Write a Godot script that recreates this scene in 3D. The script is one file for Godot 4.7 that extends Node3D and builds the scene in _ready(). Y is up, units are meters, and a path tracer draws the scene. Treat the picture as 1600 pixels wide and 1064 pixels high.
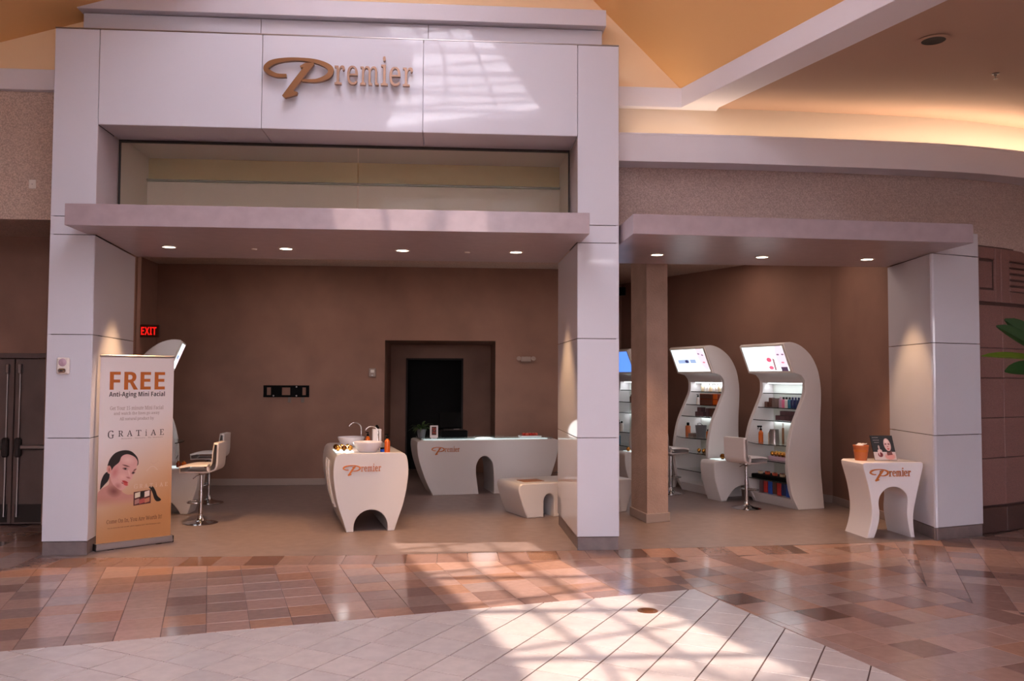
extends Node3D

# World frame: x runs along the shop front, y up, z towards the viewer; the front of the portal is z = 0.
var M := {}
var counts := {}
var rng := RandomNumberGenerator.new()
var sign_font: SystemFont
var sans_font: SystemFont
var bold_font: SystemFont
var EYE := Vector3(1.1325, 1.8075, 9.1435)

# ---------------------------------------------------------------- geometry
class Geo:
	var v := PackedVector3Array()
	var n := PackedVector3Array()
	var uv := PackedVector2Array()
	var t := Transform3D.IDENTITY

	func tri(a: Vector3, b: Vector3, c: Vector3, na: Vector3, nb: Vector3, nc: Vector3, ua := Vector2.ZERO, ub := Vector2.ZERO, uc := Vector2.ZERO) -> void:
		# corners given anticlockwise seen from outside; stored clockwise
		v.append(t * a); v.append(t * c); v.append(t * b)
		n.append((t.basis * na).normalized()); n.append((t.basis * nc).normalized()); n.append((t.basis * nb).normalized())
		uv.append(ua); uv.append(uc); uv.append(ub)

	func flat(a: Vector3, b: Vector3, c: Vector3) -> void:
		var m := (b - a).cross(c - a)
		if m.length_squared() < 1e-16:
			return
		tri(a, b, c, m, m, m)

	func quad(a: Vector3, b: Vector3, c: Vector3, d: Vector3) -> void:
		var m := (c - a).cross(d - b)
		tri(a, b, c, m, m, m, Vector2(0, 1), Vector2(1, 1), Vector2(1, 0))
		tri(a, c, d, m, m, m, Vector2(0, 1), Vector2(1, 0), Vector2(0, 0))

	func box(c: Vector3, s: Vector3, bev := 0.0, b := Basis.IDENTITY) -> void:
		var keep := t
		t = t * Transform3D(b, c)
		var h := s * 0.5
		bev = minf(bev, minf(h.x, minf(h.y, h.z)) * 0.9)
		var i := h - Vector3.ONE * bev
		for sg in [1.0, -1.0]:
			var g: float = sg
			_face(Vector3(g * h.x, -g * i.y, i.z), Vector3(g * h.x, -g * i.y, -i.z), Vector3(g * h.x, g * i.y, -i.z), Vector3(g * h.x, g * i.y, i.z), g, Vector3(g, 0, 0))
			_face(Vector3(-i.x, g * h.y, g * i.z), Vector3(i.x, g * h.y, g * i.z), Vector3(i.x, g * h.y, -g * i.z), Vector3(-i.x, g * h.y, -g * i.z), g, Vector3(0, g, 0))
			_face(Vector3(-g * i.x, -i.y, g * h.z), Vector3(g * i.x, -i.y, g * h.z), Vector3(g * i.x, i.y, g * h.z), Vector3(-g * i.x, i.y, g * h.z), g, Vector3(0, 0, g))
		if bev > 0.0:
			for a in [1.0, -1.0]:
				for e in [1.0, -1.0]:
					var p: float = a
					var q: float = e
					_any(Vector3(p * h.x, q * i.y, -i.z), Vector3(p * h.x, q * i.y, i.z), Vector3(p * i.x, q * h.y, i.z), Vector3(p * i.x, q * h.y, -i.z), Vector3(p, q, 0))
					_any(Vector3(p * h.x, -i.y, q * i.z), Vector3(p * h.x, i.y, q * i.z), Vector3(p * i.x, i.y, q * h.z), Vector3(p * i.x, -i.y, q * h.z), Vector3(p, 0, q))
					_any(Vector3(-i.x, p * h.y, q * i.z), Vector3(i.x, p * h.y, q * i.z), Vector3(i.x, p * i.y, q * h.z), Vector3(-i.x, p * i.y, q * h.z), Vector3(0, p, q))
					for o in [1.0, -1.0]:
						var r: float = o
						var m := Vector3(p, q, r)
						var x1 := Vector3(p * h.x, q * i.y, r * i.z)
						var x2 := Vector3(p * i.x, q * h.y, r * i.z)
						var x3 := Vector3(p * i.x, q * i.y, r * h.z)
						if (x2 - x1).cross(x3 - x1).dot(m) > 0.0:
							tri(x1, x2, x3, m, m, m)
						else:
							tri(x1, x3, x2, m, m, m)
		t = keep

	func _face(a: Vector3, b: Vector3, c: Vector3, d: Vector3, _g: float, m: Vector3) -> void:
		_any(a, b, c, d, m)

	func _any(a: Vector3, b: Vector3, c: Vector3, d: Vector3, m: Vector3) -> void:
		if (c - a).cross(d - b).dot(m) > 0.0:
			tri(a, b, c, m, m, m, Vector2(0, 1), Vector2(1, 1), Vector2(1, 0)); tri(a, c, d, m, m, m, Vector2(0, 1), Vector2(1, 0), Vector2(0, 0))
		else:
			tri(a, c, b, m, m, m); tri(a, d, c, m, m, m)

	# polygon in XY swept from z0 to z1 (z1 faces +Z), edges chamfered by bev
	func extrude(poly: PackedVector2Array, z0: float, z1: float, bev := 0.0, soft := 40.0) -> void:
		var p := poly
		var area := 0.0
		for k in p.size():
			area += p[k].cross(p[(k + 1) % p.size()])
		if area < 0.0:
			p = p.duplicate(); p.reverse()
		var cnt := p.size()
		var en := PackedVector2Array()
		for k in cnt:
			var d := (p[(k + 1) % cnt] - p[k]).normalized()
			en.append(Vector2(d.y, -d.x))
		var inn := PackedVector2Array()
		for k in cnt:
			var m := (en[k] + en[(k + cnt - 1) % cnt])
			m = m.normalized() if m.length() > 0.05 else en[k]
			var sc := bev / maxf(0.5, m.dot(en[k]))
			inn.append(p[k] - m * sc)
		var idx := Geometry2D.triangulate_polygon(inn)
		for k in range(0, idx.size(), 3):
			var a := inn[idx[k]]
			var b := inn[idx[k + 1]]
			var c := inn[idx[k + 2]]
			if (b - a).cross(c - a) < 0.0:
				var w := b
				b = c; c = w
			tri(Vector3(a.x, a.y, z1), Vector3(b.x, b.y, z1), Vector3(c.x, c.y, z1), Vector3.BACK, Vector3.BACK, Vector3.BACK)
			tri(Vector3(a.x, a.y, z0), Vector3(c.x, c.y, z0), Vector3(b.x, b.y, z0), Vector3.FORWARD, Vector3.FORWARD, Vector3.FORWARD)
		var lim := cos(deg_to_rad(soft))
		for k in cnt:
			var j := (k + 1) % cnt
			var n0 := en[k]
			var n1 := en[k]
			if en[(k + cnt - 1) % cnt].dot(en[k]) > lim:
				n0 = (en[(k + cnt - 1) % cnt] + en[k]).normalized()
			if en[j].dot(en[k]) > lim:
				n1 = (en[j] + en[k]).normalized()
			var a3 := Vector3(n0.x, n0.y, 0)
			var b3 := Vector3(n1.x, n1.y, 0)
			var za := z0 + bev
			var zb := z1 - bev
			tri(Vector3(p[k].x, p[k].y, za), Vector3(p[j].x, p[j].y, za), Vector3(p[j].x, p[j].y, zb), a3, b3, b3)
			tri(Vector3(p[k].x, p[k].y, za), Vector3(p[j].x, p[j].y, zb), Vector3(p[k].x, p[k].y, zb), a3, b3, a3)
			if bev > 0.0:
				for e in [[z1, zb, 1.0], [z0, za, -1.0]]:
					var s: float = e[2]
					var fa := a3 + Vector3(0, 0, s)
					var fb := b3 + Vector3(0, 0, s)
					var o0 := Vector3(p[k].x, p[k].y, e[1])
					var o1 := Vector3(p[j].x, p[j].y, e[1])
					var i0 := Vector3(inn[k].x, inn[k].y, e[0])
					var i1 := Vector3(inn[j].x, inn[j].y, e[0])
					if s > 0.0:
						tri(o0, o1, i1, fa, fb, fb); tri(o0, i1, i0, fa, fb, fa)
					else:
						tri(o1, o0, i0, fb, fa, fa); tri(o1, i0, i1, fb, fa, fb)

	# plan polygon (x, z) swept from y0 to y1
	func prism(plan: PackedVector2Array, y0: float, y1: float, bev := 0.0) -> void:
		var q := PackedVector2Array()
		for k in plan:
			q.append(Vector2(k.x, -k.y))
		var keep := t
		t = t * Transform3D(Basis(Vector3(1, 0, 0), Vector3(0, 0, -1), Vector3(0, 1, 0)), Vector3.ZERO)
		extrude(q, y0, y1, bev)
		t = keep

	# profile of (radius, height) turned about y
	func lathe(pr: PackedVector2Array, seg := 20, soft := 50.0) -> void:
		var lim := cos(deg_to_rad(soft))
		var m := pr.size() - 1
		var en := PackedVector2Array()
		for k in m:
			var d := (pr[k + 1] - pr[k]).normalized()
			en.append(Vector2(d.y, -d.x))
		for k in m:
			var n0 := en[k]
			var n1 := en[k]
			if k > 0 and en[k - 1].dot(en[k]) > lim:
				n0 = (en[k - 1] + en[k]).normalized()
			if k < m - 1 and en[k + 1].dot(en[k]) > lim:
				n1 = (en[k + 1] + en[k]).normalized()
			for s in seg:
				var a := TAU * s / seg
				var b := TAU * (s + 1) / seg
				var ca := Vector3(cos(a), 0, -sin(a))
				var cb := Vector3(cos(b), 0, -sin(b))
				var up := Vector3.UP
				var p0 := ca * pr[k].x + up * pr[k].y
				var p1 := cb * pr[k].x + up * pr[k].y
				var p2 := cb * pr[k + 1].x + up * pr[k + 1].y
				var p3 := ca * pr[k + 1].x + up * pr[k + 1].y
				if pr[k].x > 1e-6:
					tri(p0, p1, p2, ca * n0.x + up * n0.y, cb * n0.x + up * n0.y, cb * n1.x + up * n1.y)
				if pr[k + 1].x > 1e-6:
					tri(p0, p2, p3, ca * n0.x + up * n0.y, cb * n1.x + up * n1.y, ca * n1.x + up * n1.y)

	func ball(c: Vector3, r: float, seg := 16) -> void:
		var pr := PackedVector2Array()
		var half := maxi(4, seg / 2)
		for k in half + 1:
			var a := -PI / 2 + PI * k / half
			pr.append(Vector2(maxf(0.0, cos(a)) * r, sin(a) * r))
		pr[0].x = 0.0; pr[half].x = 0.0
		var keep := t
		t = t * Transform3D(Basis.IDENTITY, c)
		lathe(pr, seg, 80.0)
		t = keep

	func rod(a: Vector3, b: Vector3, r0: float, r1 := -1.0, seg := 12) -> void:
		if r1 < 0.0:
			r1 = r0
		var y := (b - a).normalized()
		var x := y.cross(Vector3.RIGHT if absf(y.x) < 0.8 else Vector3.FORWARD).normalized()
		var keep := t
		t = t * Transform3D(Basis(x, y, x.cross(y)), a)
		var l := a.distance_to(b)
		lathe(PackedVector2Array([Vector2(0, 0), Vector2(r0, 0), Vector2(r1, l), Vector2(0, l)]), seg)
		t = keep

	func tube(path: PackedVector3Array, r: float, seg := 8) -> void:
		for k in path.size() - 1:
			rod(path[k], path[k + 1], r, r, seg)
			if k > 0:
				ball(path[k], r, seg)

	func mesh(m: Material) -> ArrayMesh:
		var arr := []
		arr.resize(Mesh.ARRAY_MAX)
		arr[Mesh.ARRAY_VERTEX] = v
		arr[Mesh.ARRAY_NORMAL] = n
		arr[Mesh.ARRAY_TEX_UV] = uv
		var me := ArrayMesh.new()
		me.add_surface_from_arrays(Mesh.PRIMITIVE_TRIANGLES, arr)
		me.surface_set_material(0, m)
		return me


func spl(pts: Array, sub := 5) -> PackedVector2Array:
	# Catmull-Rom through the points, open
	var out := PackedVector2Array()
	var c := pts.size()
	for k in c - 1:
		var p0: Vector2 = pts[maxi(k - 1, 0)]
		var p1: Vector2 = pts[k]
		var p2: Vector2 = pts[k + 1]
		var p3: Vector2 = pts[mini(k + 2, c - 1)]
		for s in sub:
			out.append(p1.cubic_interpolate(p2, p0, p3, float(s) / sub))
	out.append(pts[c - 1])
	return out


func V(a: Array) -> Array:
	var out := []
	for k in range(0, a.size(), 2):
		out.append(Vector2(a[k], a[k + 1]))
	return out


func P2(a: Array) -> PackedVector2Array:
	return PackedVector2Array(V(a))


# ---------------------------------------------------------------- nodes
func numbered(called: String, parent: Node) -> String:
	var key := str(parent.get_instance_id()) + called
	var k: int = counts.get(key, 0)
	counts[key] = k + 1
	return called if k == 0 else "%s_%03d" % [called, k]


func put(n: Node3D, called: String, parent: Node = null) -> void:
	var p: Node = self if parent == null else parent
	n.name = numbered(called, p)
	p.add_child(n, true)


func tag(n: Node3D, label: String, category := "", group := "", kind := "") -> void:
	n.set_meta("label", label)
	if category:
		n.set_meta("category", category)
	if group:
		n.set_meta("group", group)
	if kind:
		n.set_meta("kind", kind)


func thing(called: String, label: String, category: String, at := Vector3.ZERO, turn := 0.0, group := "", kind := "") -> Node3D:
	var o := Node3D.new()
	put(o, called)
	o.position = at
	o.rotation_degrees.y = turn
	tag(o, label, category, group, kind)
	return o


func part(parent: Node, called: String, g: Geo, m: Material, label := "") -> MeshInstance3D:
	var o := MeshInstance3D.new()
	o.mesh = g.mesh(m)
	put(o, called, parent)
	if label:
		o.set_meta("label", label)
	return o


func pmesh(parent: Node, called: String, me: Mesh, at := Transform3D.IDENTITY) -> MeshInstance3D:
	var o := MeshInstance3D.new()
	o.mesh = me
	o.transform = at
	put(o, called, parent)
	return o


func single(called: String, g: Geo, m: Material, label: String, category: String, at := Vector3.ZERO, turn := 0.0, group := "", kind := "") -> MeshInstance3D:
	var o := MeshInstance3D.new()
	o.mesh = g.mesh(m)
	put(o, called)
	o.position = at
	o.rotation_degrees.y = turn
	tag(o, label, category, group, kind)
	return o


func struct(called: String, g: Geo, m: Material, label: String) -> MeshInstance3D:
	return single(called, g, m, label, "", Vector3.ZERO, 0.0, "", "structure")


func shell(called: String, label: String) -> Node3D:
	return thing(called, label, "", Vector3.ZERO, 0.0, "", "structure")


func again(o: Node3D, called: String, at: Vector3, turn: float, label: String, category: String, group := "") -> Node3D:
	var c: Node3D = o.duplicate()
	put(c, called)
	c.position = at
	c.rotation_degrees.y = turn
	tag(c, label, category, group)
	return c


func G() -> Geo:
	return Geo.new()


func gbox(c: Vector3, s: Vector3, bev := 0.0) -> Geo:
	var g := Geo.new()
	g.box(c, s, bev)
	return g


# upright panel from plan point a to b (left to right seen from outside), outer face on that line
func vpanel(g: Geo, a: Vector2, b: Vector2, y0: float, y1: float, th: float, bev := 0.002, gap := 0.0) -> void:
	var d := (b - a).normalized()
	var nrm := Vector2(-d.y, d.x)
	var mid := (a + b) * 0.5 - nrm * th * 0.5
	g.box(Vector3(mid.x, (y0 + y1) * 0.5, mid.y), Vector3(a.distance_to(b) - gap, y1 - y0 - gap, th), bev, Basis(Vector3(d.x, 0, d.y), Vector3.UP, Vector3(nrm.x, 0, nrm.y)))


# ---------------------------------------------------------------- materials
func mat(c: Color, rough := 0.6, metal := 0.0, spec := 0.5) -> StandardMaterial3D:
	var m := StandardMaterial3D.new()
	m.albedo_color = c
	m.roughness = rough
	m.metallic = metal
	m.metallic_specular = spec
	return m


func glow(c: Color, e: float) -> StandardMaterial3D:
	var m := mat(c, 0.6)
	m.emission_enabled = true
	m.emission = c
	m.emission_energy_multiplier = e
	return m


func glass(c: Color, a: float) -> StandardMaterial3D:
	var m := mat(Color(c.r, c.g, c.b, a), 0.02)
	m.transparency = BaseMaterial3D.TRANSPARENCY_ALPHA
	return m


func noise_tex(lo: float, hi: float, freq: float, oct := 4, seed_ := 1, size := 512, type := FastNoiseLite.TYPE_SIMPLEX_SMOOTH) -> NoiseTexture2D:
	var f := FastNoiseLite.new()
	f.noise_type = type
	f.frequency = freq
	f.fractal_octaves = oct
	f.seed = seed_
	var t := NoiseTexture2D.new()
	t.width = size
	t.height = size
	t.seamless = true
	t.noise = f
	var r := Gradient.new()
	r.set_color(0, Color(lo, lo, lo))
	r.set_color(1, Color(hi, hi, hi))
	t.color_ramp = r
	return t


func mottled(c: Color, rough: float, tex: Texture2D, scale: float, spec := 0.5) -> StandardMaterial3D:
	var m := mat(c, rough, 0.0, spec)
	m.albedo_texture = tex
	m.uv1_triplanar = true
	m.uv1_world_triplanar = true
	m.uv1_scale = Vector3.ONE * scale
	return m


func bumpy(m: StandardMaterial3D, freq: float, amount: float, seed_ := 5) -> void:
	var f := FastNoiseLite.new()
	f.noise_type = FastNoiseLite.TYPE_SIMPLEX
	f.frequency = freq
	f.fractal_octaves = 3
	f.seed = seed_
	var t := NoiseTexture2D.new()
	t.width = 512
	t.height = 512
	t.seamless = true
	t.noise = f
	t.as_normal_map = true
	t.bump_strength = 6.0
	m.normal_enabled = true
	m.normal_texture = t
	m.normal_scale = amount


func make_materials() -> void:
	var blotch := noise_tex(0.86, 1.0, 0.008, 5, 3)
	var faint := noise_tex(0.95, 1.0, 0.01, 4, 9)
	var stone := noise_tex(0.93, 1.0, 0.012, 5, 31)
	var plaster := noise_tex(0.89, 1.0, 0.006, 5, 7)
	var speck := noise_tex(0.7, 1.0, 0.18, 3, 11, 512, FastNoiseLite.TYPE_VALUE)
	var streak := noise_tex(0.88, 1.0, 0.02, 4, 21)
	M.panel = mat(Color(0.80, 0.79, 0.83), 0.04, 0.0, 0.42)
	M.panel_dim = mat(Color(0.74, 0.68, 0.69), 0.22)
	M.joint = mat(Color(0.30, 0.25, 0.25), 0.8)
	M.plinth = mottled(Color(0.50, 0.44, 0.44), 0.5, blotch, 1.5)
	M.cornice = mat(Color(0.81, 0.785, 0.82), 0.55)
	M.trim = mat(Color(0.88, 0.86, 0.89), 0.6)
	M.canopy = mottled(Color(0.65, 0.575, 0.60), 0.32, stone, 0.8)
	M.taupe = mottled(Color(0.57, 0.42, 0.36), 0.75, plaster, 0.35)
	M.column = mottled(Color(0.68, 0.56, 0.51), 0.7, blotch, 0.6)
	bumpy(M.column, 0.09, 0.25)
	M.baseboard = mat(Color(0.60, 0.52, 0.49), 0.5)
	M.stucco = mottled(Color(0.83, 0.73, 0.70), 0.9, speck, 1.2)
	bumpy(M.stucco, 0.12, 0.3)
	M.tan = mottled(Color(0.88, 0.77, 0.71), 0.85, speck, 1.0)
	M.yellow = mat(Color(0.94, 0.74, 0.50), 0.7)
	M.gable = mat(Color(0.96, 0.83, 0.67), 0.7)
	M.olive = mat(Color(0.80, 0.66, 0.46), 0.8)
	M.tan_plain = mat(Color(0.86, 0.77, 0.71), 0.8)
	M.lowceil = mat(Color(0.70, 0.575, 0.50), 0.8)
	M.cream = mat(Color(0.78, 0.71, 0.65), 0.7)
	M.dark = mat(Color(0.16, 0.12, 0.115), 0.7)
	M.black = mat(Color(0.025, 0.022, 0.024), 0.6, 0.0, 0.2)
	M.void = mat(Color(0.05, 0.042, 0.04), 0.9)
	M.shop_floor = mottled(Color(0.53, 0.455, 0.44), 0.38, streak, 0.5)
	M.white_tile = []
	for k in 3:
		M.white_tile.append(mottled([Color(0.80, 0.745, 0.73), Color(0.785, 0.73, 0.715), Color(0.81, 0.75, 0.73)][k], 0.26, faint, 1.1 + 0.2 * k))
	M.grout = mat(Color(0.33, 0.24, 0.225), 0.9)
	M.grout_pale = mat(Color(0.33, 0.23, 0.215), 0.9)
	M.red_tile = []
	var reds := [Color(0.67, 0.53, 0.48), Color(0.66, 0.50, 0.435), Color(0.67, 0.555, 0.52), Color(0.72, 0.575, 0.525), Color(0.61, 0.495, 0.46), Color(0.69, 0.515, 0.435), Color(0.57, 0.445, 0.41), Color(0.69, 0.55, 0.505)]
	for k in reds.size():
		M.red_tile.append(mottled(reds[k], 0.13, stone, 1.3 + 0.13 * k, 0.46))
	M.dark_tile = [mottled(Color(0.46, 0.34, 0.305), 0.13, stone, 1.4, 0.46), mottled(Color(0.52, 0.375, 0.30), 0.13, stone, 1.7, 0.46)]
	M.granite = mottled(Color(0.60, 0.44, 0.42), 0.5, speck, 2.0)
	M.granite_dark = mottled(Color(0.36, 0.26, 0.25), 0.5, speck, 2.0)
	M.white = mat(Color(0.80, 0.765, 0.755), 0.28)
	M.white_gloss = mat(Color(0.88, 0.85, 0.86), 0.1)
	M.leather = mat(Color(0.80, 0.745, 0.725), 0.45)
	M.chrome = mat(Color(0.78, 0.76, 0.76), 0.08, 1.0)
	M.steel = mat(Color(0.62, 0.58, 0.57), 0.32, 1.0)
	M.bronze = mat(Color(0.52, 0.36, 0.24), 0.35, 0.55)
	M.bronze_letter = mat(Color(0.60, 0.46, 0.38), 0.35, 0.4)
	M.copper = mat(Color(0.74, 0.40, 0.13), 0.4, 0.2)
	M.gold = mat(Color(0.80, 0.56, 0.27), 0.16, 1.0)
	M.dark_gold = mat(Color(0.45, 0.28, 0.12), 0.14, 1.0)
	M.window = glass(Color(0.72, 0.76, 0.64), 0.10)
	M.window.metallic_specular = 0.12
	M.sky_pane = glass(Color(0.95, 0.97, 1.0), 0.05)
	M.shelf_glass = glass(Color(0.62, 0.74, 0.70), 0.14)
	M.glass_edge = mat(Color(0.07, 0.075, 0.07), 0.2)
	M.frosted = mat(Color(0.80, 0.80, 0.76), 0.4)
	M.alu = mat(Color(0.66, 0.62, 0.62), 0.35, 0.8)
	M.lamp = glow(Color(1.0, 0.93, 0.82), 6.0)
	M.lamp_ring = mat(Color(0.82, 0.77, 0.74), 0.4)
	M.cove = glow(Color(1.0, 0.90, 0.76), 5.0)
	M.led = glow(Color(0.93, 0.96, 1.0), 3.2)
	M.lit_top = glow(Color(0.88, 0.95, 0.96), 0.55)
	M.screen_blue = glow(Color(0.36, 0.56, 0.95), 0.9)
	M.panel_lamp = glow(Color(1.0, 0.90, 0.82), 2.0)
	M.exit = glow(Color(0.95, 0.10, 0.08), 0.75)
	M.door = mottled(Color(0.42, 0.335, 0.315), 0.5, blotch, 0.5)
	M.orange = mat(Color(0.80, 0.36, 0.06), 0.2)
	M.amber = mat(Color(0.50, 0.17, 0.04), 0.15)
	M.amber_light = mat(Color(0.80, 0.36, 0.10), 0.15)
	M.blue = mat(Color(0.12, 0.30, 0.70), 0.3)
	M.navy = mat(Color(0.05, 0.10, 0.30), 0.3)
	M.teal = mat(Color(0.10, 0.40, 0.50), 0.3)
	M.pink = mat(Color(0.88, 0.45, 0.58), 0.3)
	M.lilac = mat(Color(0.72, 0.60, 0.66), 0.3)
	M.brown = mat(Color(0.34, 0.18, 0.13), 0.4)
	M.greybrown = mat(Color(0.45, 0.38, 0.35), 0.4)
	M.mauve = mat(Color(0.34, 0.22, 0.24), 0.4)
	M.red = mat(Color(0.72, 0.13, 0.09), 0.4)
	M.coral = mat(Color(0.82, 0.35, 0.25), 0.5)
	M.grey = mat(Color(0.40, 0.39, 0.40), 0.4)
	M.pale = mat(Color(0.87, 0.83, 0.80), 0.35)
	M.ivory = mat(Color(0.86, 0.76, 0.62), 0.35)
	M.terracotta = mat(Color(0.72, 0.38, 0.20), 0.55)
	M.soil = mat(Color(0.10, 0.07, 0.05), 0.95)
	M.leaf = mat(Color(0.10, 0.21, 0.08), 0.35)
	M.leaf_light = mat(Color(0.28, 0.34, 0.08), 0.4)
	M.palm = mat(Color(0.17, 0.26, 0.10), 0.5)
	M.bark = mottled(Color(0.34, 0.26, 0.19), 0.9, speck, 2.0)
	M.drain = mat(Color(0.55, 0.34, 0.20), 0.4, 0.6)
	M.text_gold = mat(Color(0.69, 0.36, 0.09), 0.6)
	M.text_dark = mat(Color(0.16, 0.08, 0.09), 0.6)
	M.text_faint = mat(Color(0.60, 0.49, 0.46), 0.6)
	M.text_brown = mat(Color(0.33, 0.17, 0.10), 0.6)
	M.text_ghost = mat(Color(0.80, 0.68, 0.61), 0.6)
	M.mat_board = mat(Color(0.60, 0.40, 0.29), 0.8)


# ---------------------------------------------------------------- pictures (flat print and screens)
func dab(im: Image, cx: float, cy: float, rx: float, ry: float, c: Color, rot := 0.0, soft := 0.15) -> void:
	var w := im.get_width()
	var h := im.get_height()
	var m := maxf(rx, ry) * 1.05
	var ca := cos(rot)
	var sa := sin(rot)
	for y in range(maxi(0, int(cy - m)), mini(h, int(cy + m) + 1)):
		for x in range(maxi(0, int(cx - m)), mini(w, int(cx + m) + 1)):
			var dx := x + 0.5 - cx
			var dy := y + 0.5 - cy
			var u := (dx * ca + dy * sa) / rx
			var q := (-dx * sa + dy * ca) / ry
			var d := sqrt(u * u + q * q)
			if d < 1.0:
				var a := clampf((1.0 - d) / soft, 0.0, 1.0) * c.a
				im.set_pixel(x, y, im.get_pixel(x, y).lerp(Color(c.r, c.g, c.b), a))


func patch(im: Image, pts: PackedVector2Array, c: Color) -> void:
	var lo := pts[0]
	var hi := pts[0]
	for p in pts:
		lo = lo.min(p); hi = hi.max(p)
	for y in range(maxi(0, int(lo.y)), mini(im.get_height(), int(hi.y) + 1)):
		for x in range(maxi(0, int(lo.x)), mini(im.get_width(), int(hi.x) + 1)):
			var k := 0
			for o in [Vector2(0.25, 0.25), Vector2(0.75, 0.25), Vector2(0.25, 0.75), Vector2(0.75, 0.75)]:
				var off: Vector2 = o
				if Geometry2D.is_point_in_polygon(Vector2(x, y) + off, pts):
					k += 1
			if k:
				im.set_pixel(x, y, im.get_pixel(x, y).lerp(Color(c.r, c.g, c.b), c.a * k / 4.0))


func banner_picture() -> ImageTexture:
	# 10 pixels to 2.63 cm; the printed sheet of the banner
	var w := 300
	var h := 760
	var im := Image.create(w, h, false, Image.FORMAT_RGB8)
	for y in h:
		for x in w:
			var f := smoothstep(0.32, 1.0, float(y) / h + 0.22 * (float(x) / w - 0.5))
			var c := Color(0.85, 0.80, 0.80).lerp(Color(0.70, 0.48, 0.30), f)
			im.set_pixel(x, y, c)
	# the woman's head and shoulder: o is the corner of the area, k the scale from the drawing
	var k := 300.0 / 1170.0
	var o := Vector2(-5, 368)
	var q := func(a: Array) -> PackedVector2Array:
		var r := PackedVector2Array()
		for p in spl(V(a), 6):
			r.append(o + (p - Vector2(0, 0)) * k)
		return r
	var d := func(x: float, y: float, rx: float, ry: float, c: Color, rot := 0.0, soft := 0.3) -> void:
		dab(im, o.x + x * k, o.y + y * k, rx * k, ry * k, c, rot, soft)
	# neck and shoulder
	patch(im, q.call([30, 720, 90, 660, 190, 600, 200, 480, 360, 640, 400, 740, 480, 790, 570, 800, 590, 900, 560, 980, 30, 1010, 20, 860, 30, 720]), Color(0.72, 0.50, 0.46))
	d.call(270, 720, 130, 100, Color(0.42, 0.22, 0.20, 0.75), 0.5, 0.9)
	d.call(160, 900, 260, 130, Color(0.68, 0.47, 0.40, 0.8), 0.2, 0.9)
	for y in range(int(o.y + 800 * k), mini(h, int(o.y + 1030 * k))):
		var f2 := smoothstep(o.y + 800 * k, o.y + 1000 * k, float(y))
		for x in w:
			var f := smoothstep(0.32, 1.0, float(y) / h + 0.22 * (float(x) / w - 0.5))
			im.set_pixel(x, y, im.get_pixel(x, y).lerp(Color(0.85, 0.80, 0.80).lerp(Color(0.70, 0.48, 0.30), f), f2))
	# tail of hair and cap of hair
	patch(im, q.call([60, 680, 70, 560, 110, 450, 170, 400, 200, 450, 180, 540, 120, 610, 60, 680]), Color(0.09, 0.05, 0.06))
	patch(im, q.call([165, 300, 200, 200, 280, 110, 400, 75, 520, 95, 610, 180, 640, 260, 630, 330, 560, 330, 300, 330, 230, 420, 165, 300]), Color(0.10, 0.055, 0.06))
	# face
	patch(im, q.call([210, 420, 260, 330, 340, 260, 380, 170, 470, 140, 580, 190, 630, 270, 615, 360, 600, 430, 555, 490, 550, 530, 500, 590, 480, 640, 420, 700, 370, 710, 280, 640, 220, 540, 210, 420]), Color(0.80, 0.60, 0.58))
	d.call(470, 230, 130, 90, Color(0.86, 0.70, 0.68, 0.9), 0.3, 0.9)
	d.call(280, 420, 70, 110, Color(0.72, 0.36, 0.36, 0.55), 0.3, 0.9)
	d.call(400, 500, 90, 80, Color(0.86, 0.66, 0.64, 0.8), 0.0, 0.9)
	# ear
	d.call(190, 370, 40, 75, Color(0.80, 0.56, 0.52), -0.1, 0.2)
	d.call(192, 372, 18, 45, Color(0.58, 0.32, 0.30, 0.7), 0.0, 0.6)
	# brows, eyes
	d.call(450, 325, 75, 14, Color(0.32, 0.17, 0.15, 0.85), 0.35, 0.6)
	d.call(440, 372, 55, 24, Color(0.30, 0.15, 0.15, 0.9), 0.25, 0.7)
	d.call(440, 372, 18, 16, Color(0.10, 0.06, 0.07), 0.0, 0.4)
	d.call(466, 378, 12, 9, Color(0.85, 0.76, 0.75), 0.0, 0.5)
	d.call(590, 400, 36, 14, Color(0.32, 0.17, 0.15, 0.85), -0.6, 0.6)
	d.call(565, 445, 36, 26, Color(0.30, 0.15, 0.15, 0.9), -0.5, 0.7)
	d.call(565, 445, 14, 14, Color(0.10, 0.06, 0.07), 0.0, 0.4)
	# nose, mouth, chin
	d.call(500, 440, 16, 80, Color(0.88, 0.72, 0.70, 0.7), -0.25, 0.9)
	d.call(490, 520, 45, 16, Color(0.56, 0.30, 0.29, 0.8), 0.35, 0.7)
	d.call(440, 585, 60, 22, Color(0.64, 0.17, 0.18), 0.45, 0.4)
	d.call(450, 622, 48, 24, Color(0.74, 0.28, 0.27), 0.5, 0.4)
	d.call(400, 600, 22, 8, Color(0.38, 0.12, 0.13), 0.4, 0.5)
	d.call(330, 640, 70, 60, Color(0.60, 0.36, 0.34, 0.6), 0.7, 0.9)
	# swirl print above the pale wording
	for a in 22:
		var t := a / 21.0
		d.call(780 + 170 * t, 430 - 70 * sin(t * 3.0), 14, 9, Color(0.80, 0.68, 0.62, 0.8), 0.4, 0.6)
		d.call(850 + 110 * t, 300 + 90 * t - 120 * t * t, 10, 7, Color(0.76, 0.63, 0.56, 0.6), 0.4, 0.6)
	# make-up palette
	var rect := func(x0: float, y0: float, x1: float, y1: float, c: Color) -> void:
		patch(im, PackedVector2Array([o + Vector2(x0, y0 + 20) * k, o + Vector2(x1, y0) * k, o + Vector2(x1, y1) * k, o + Vector2(x0, y1 + 20) * k]), c)
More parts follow.
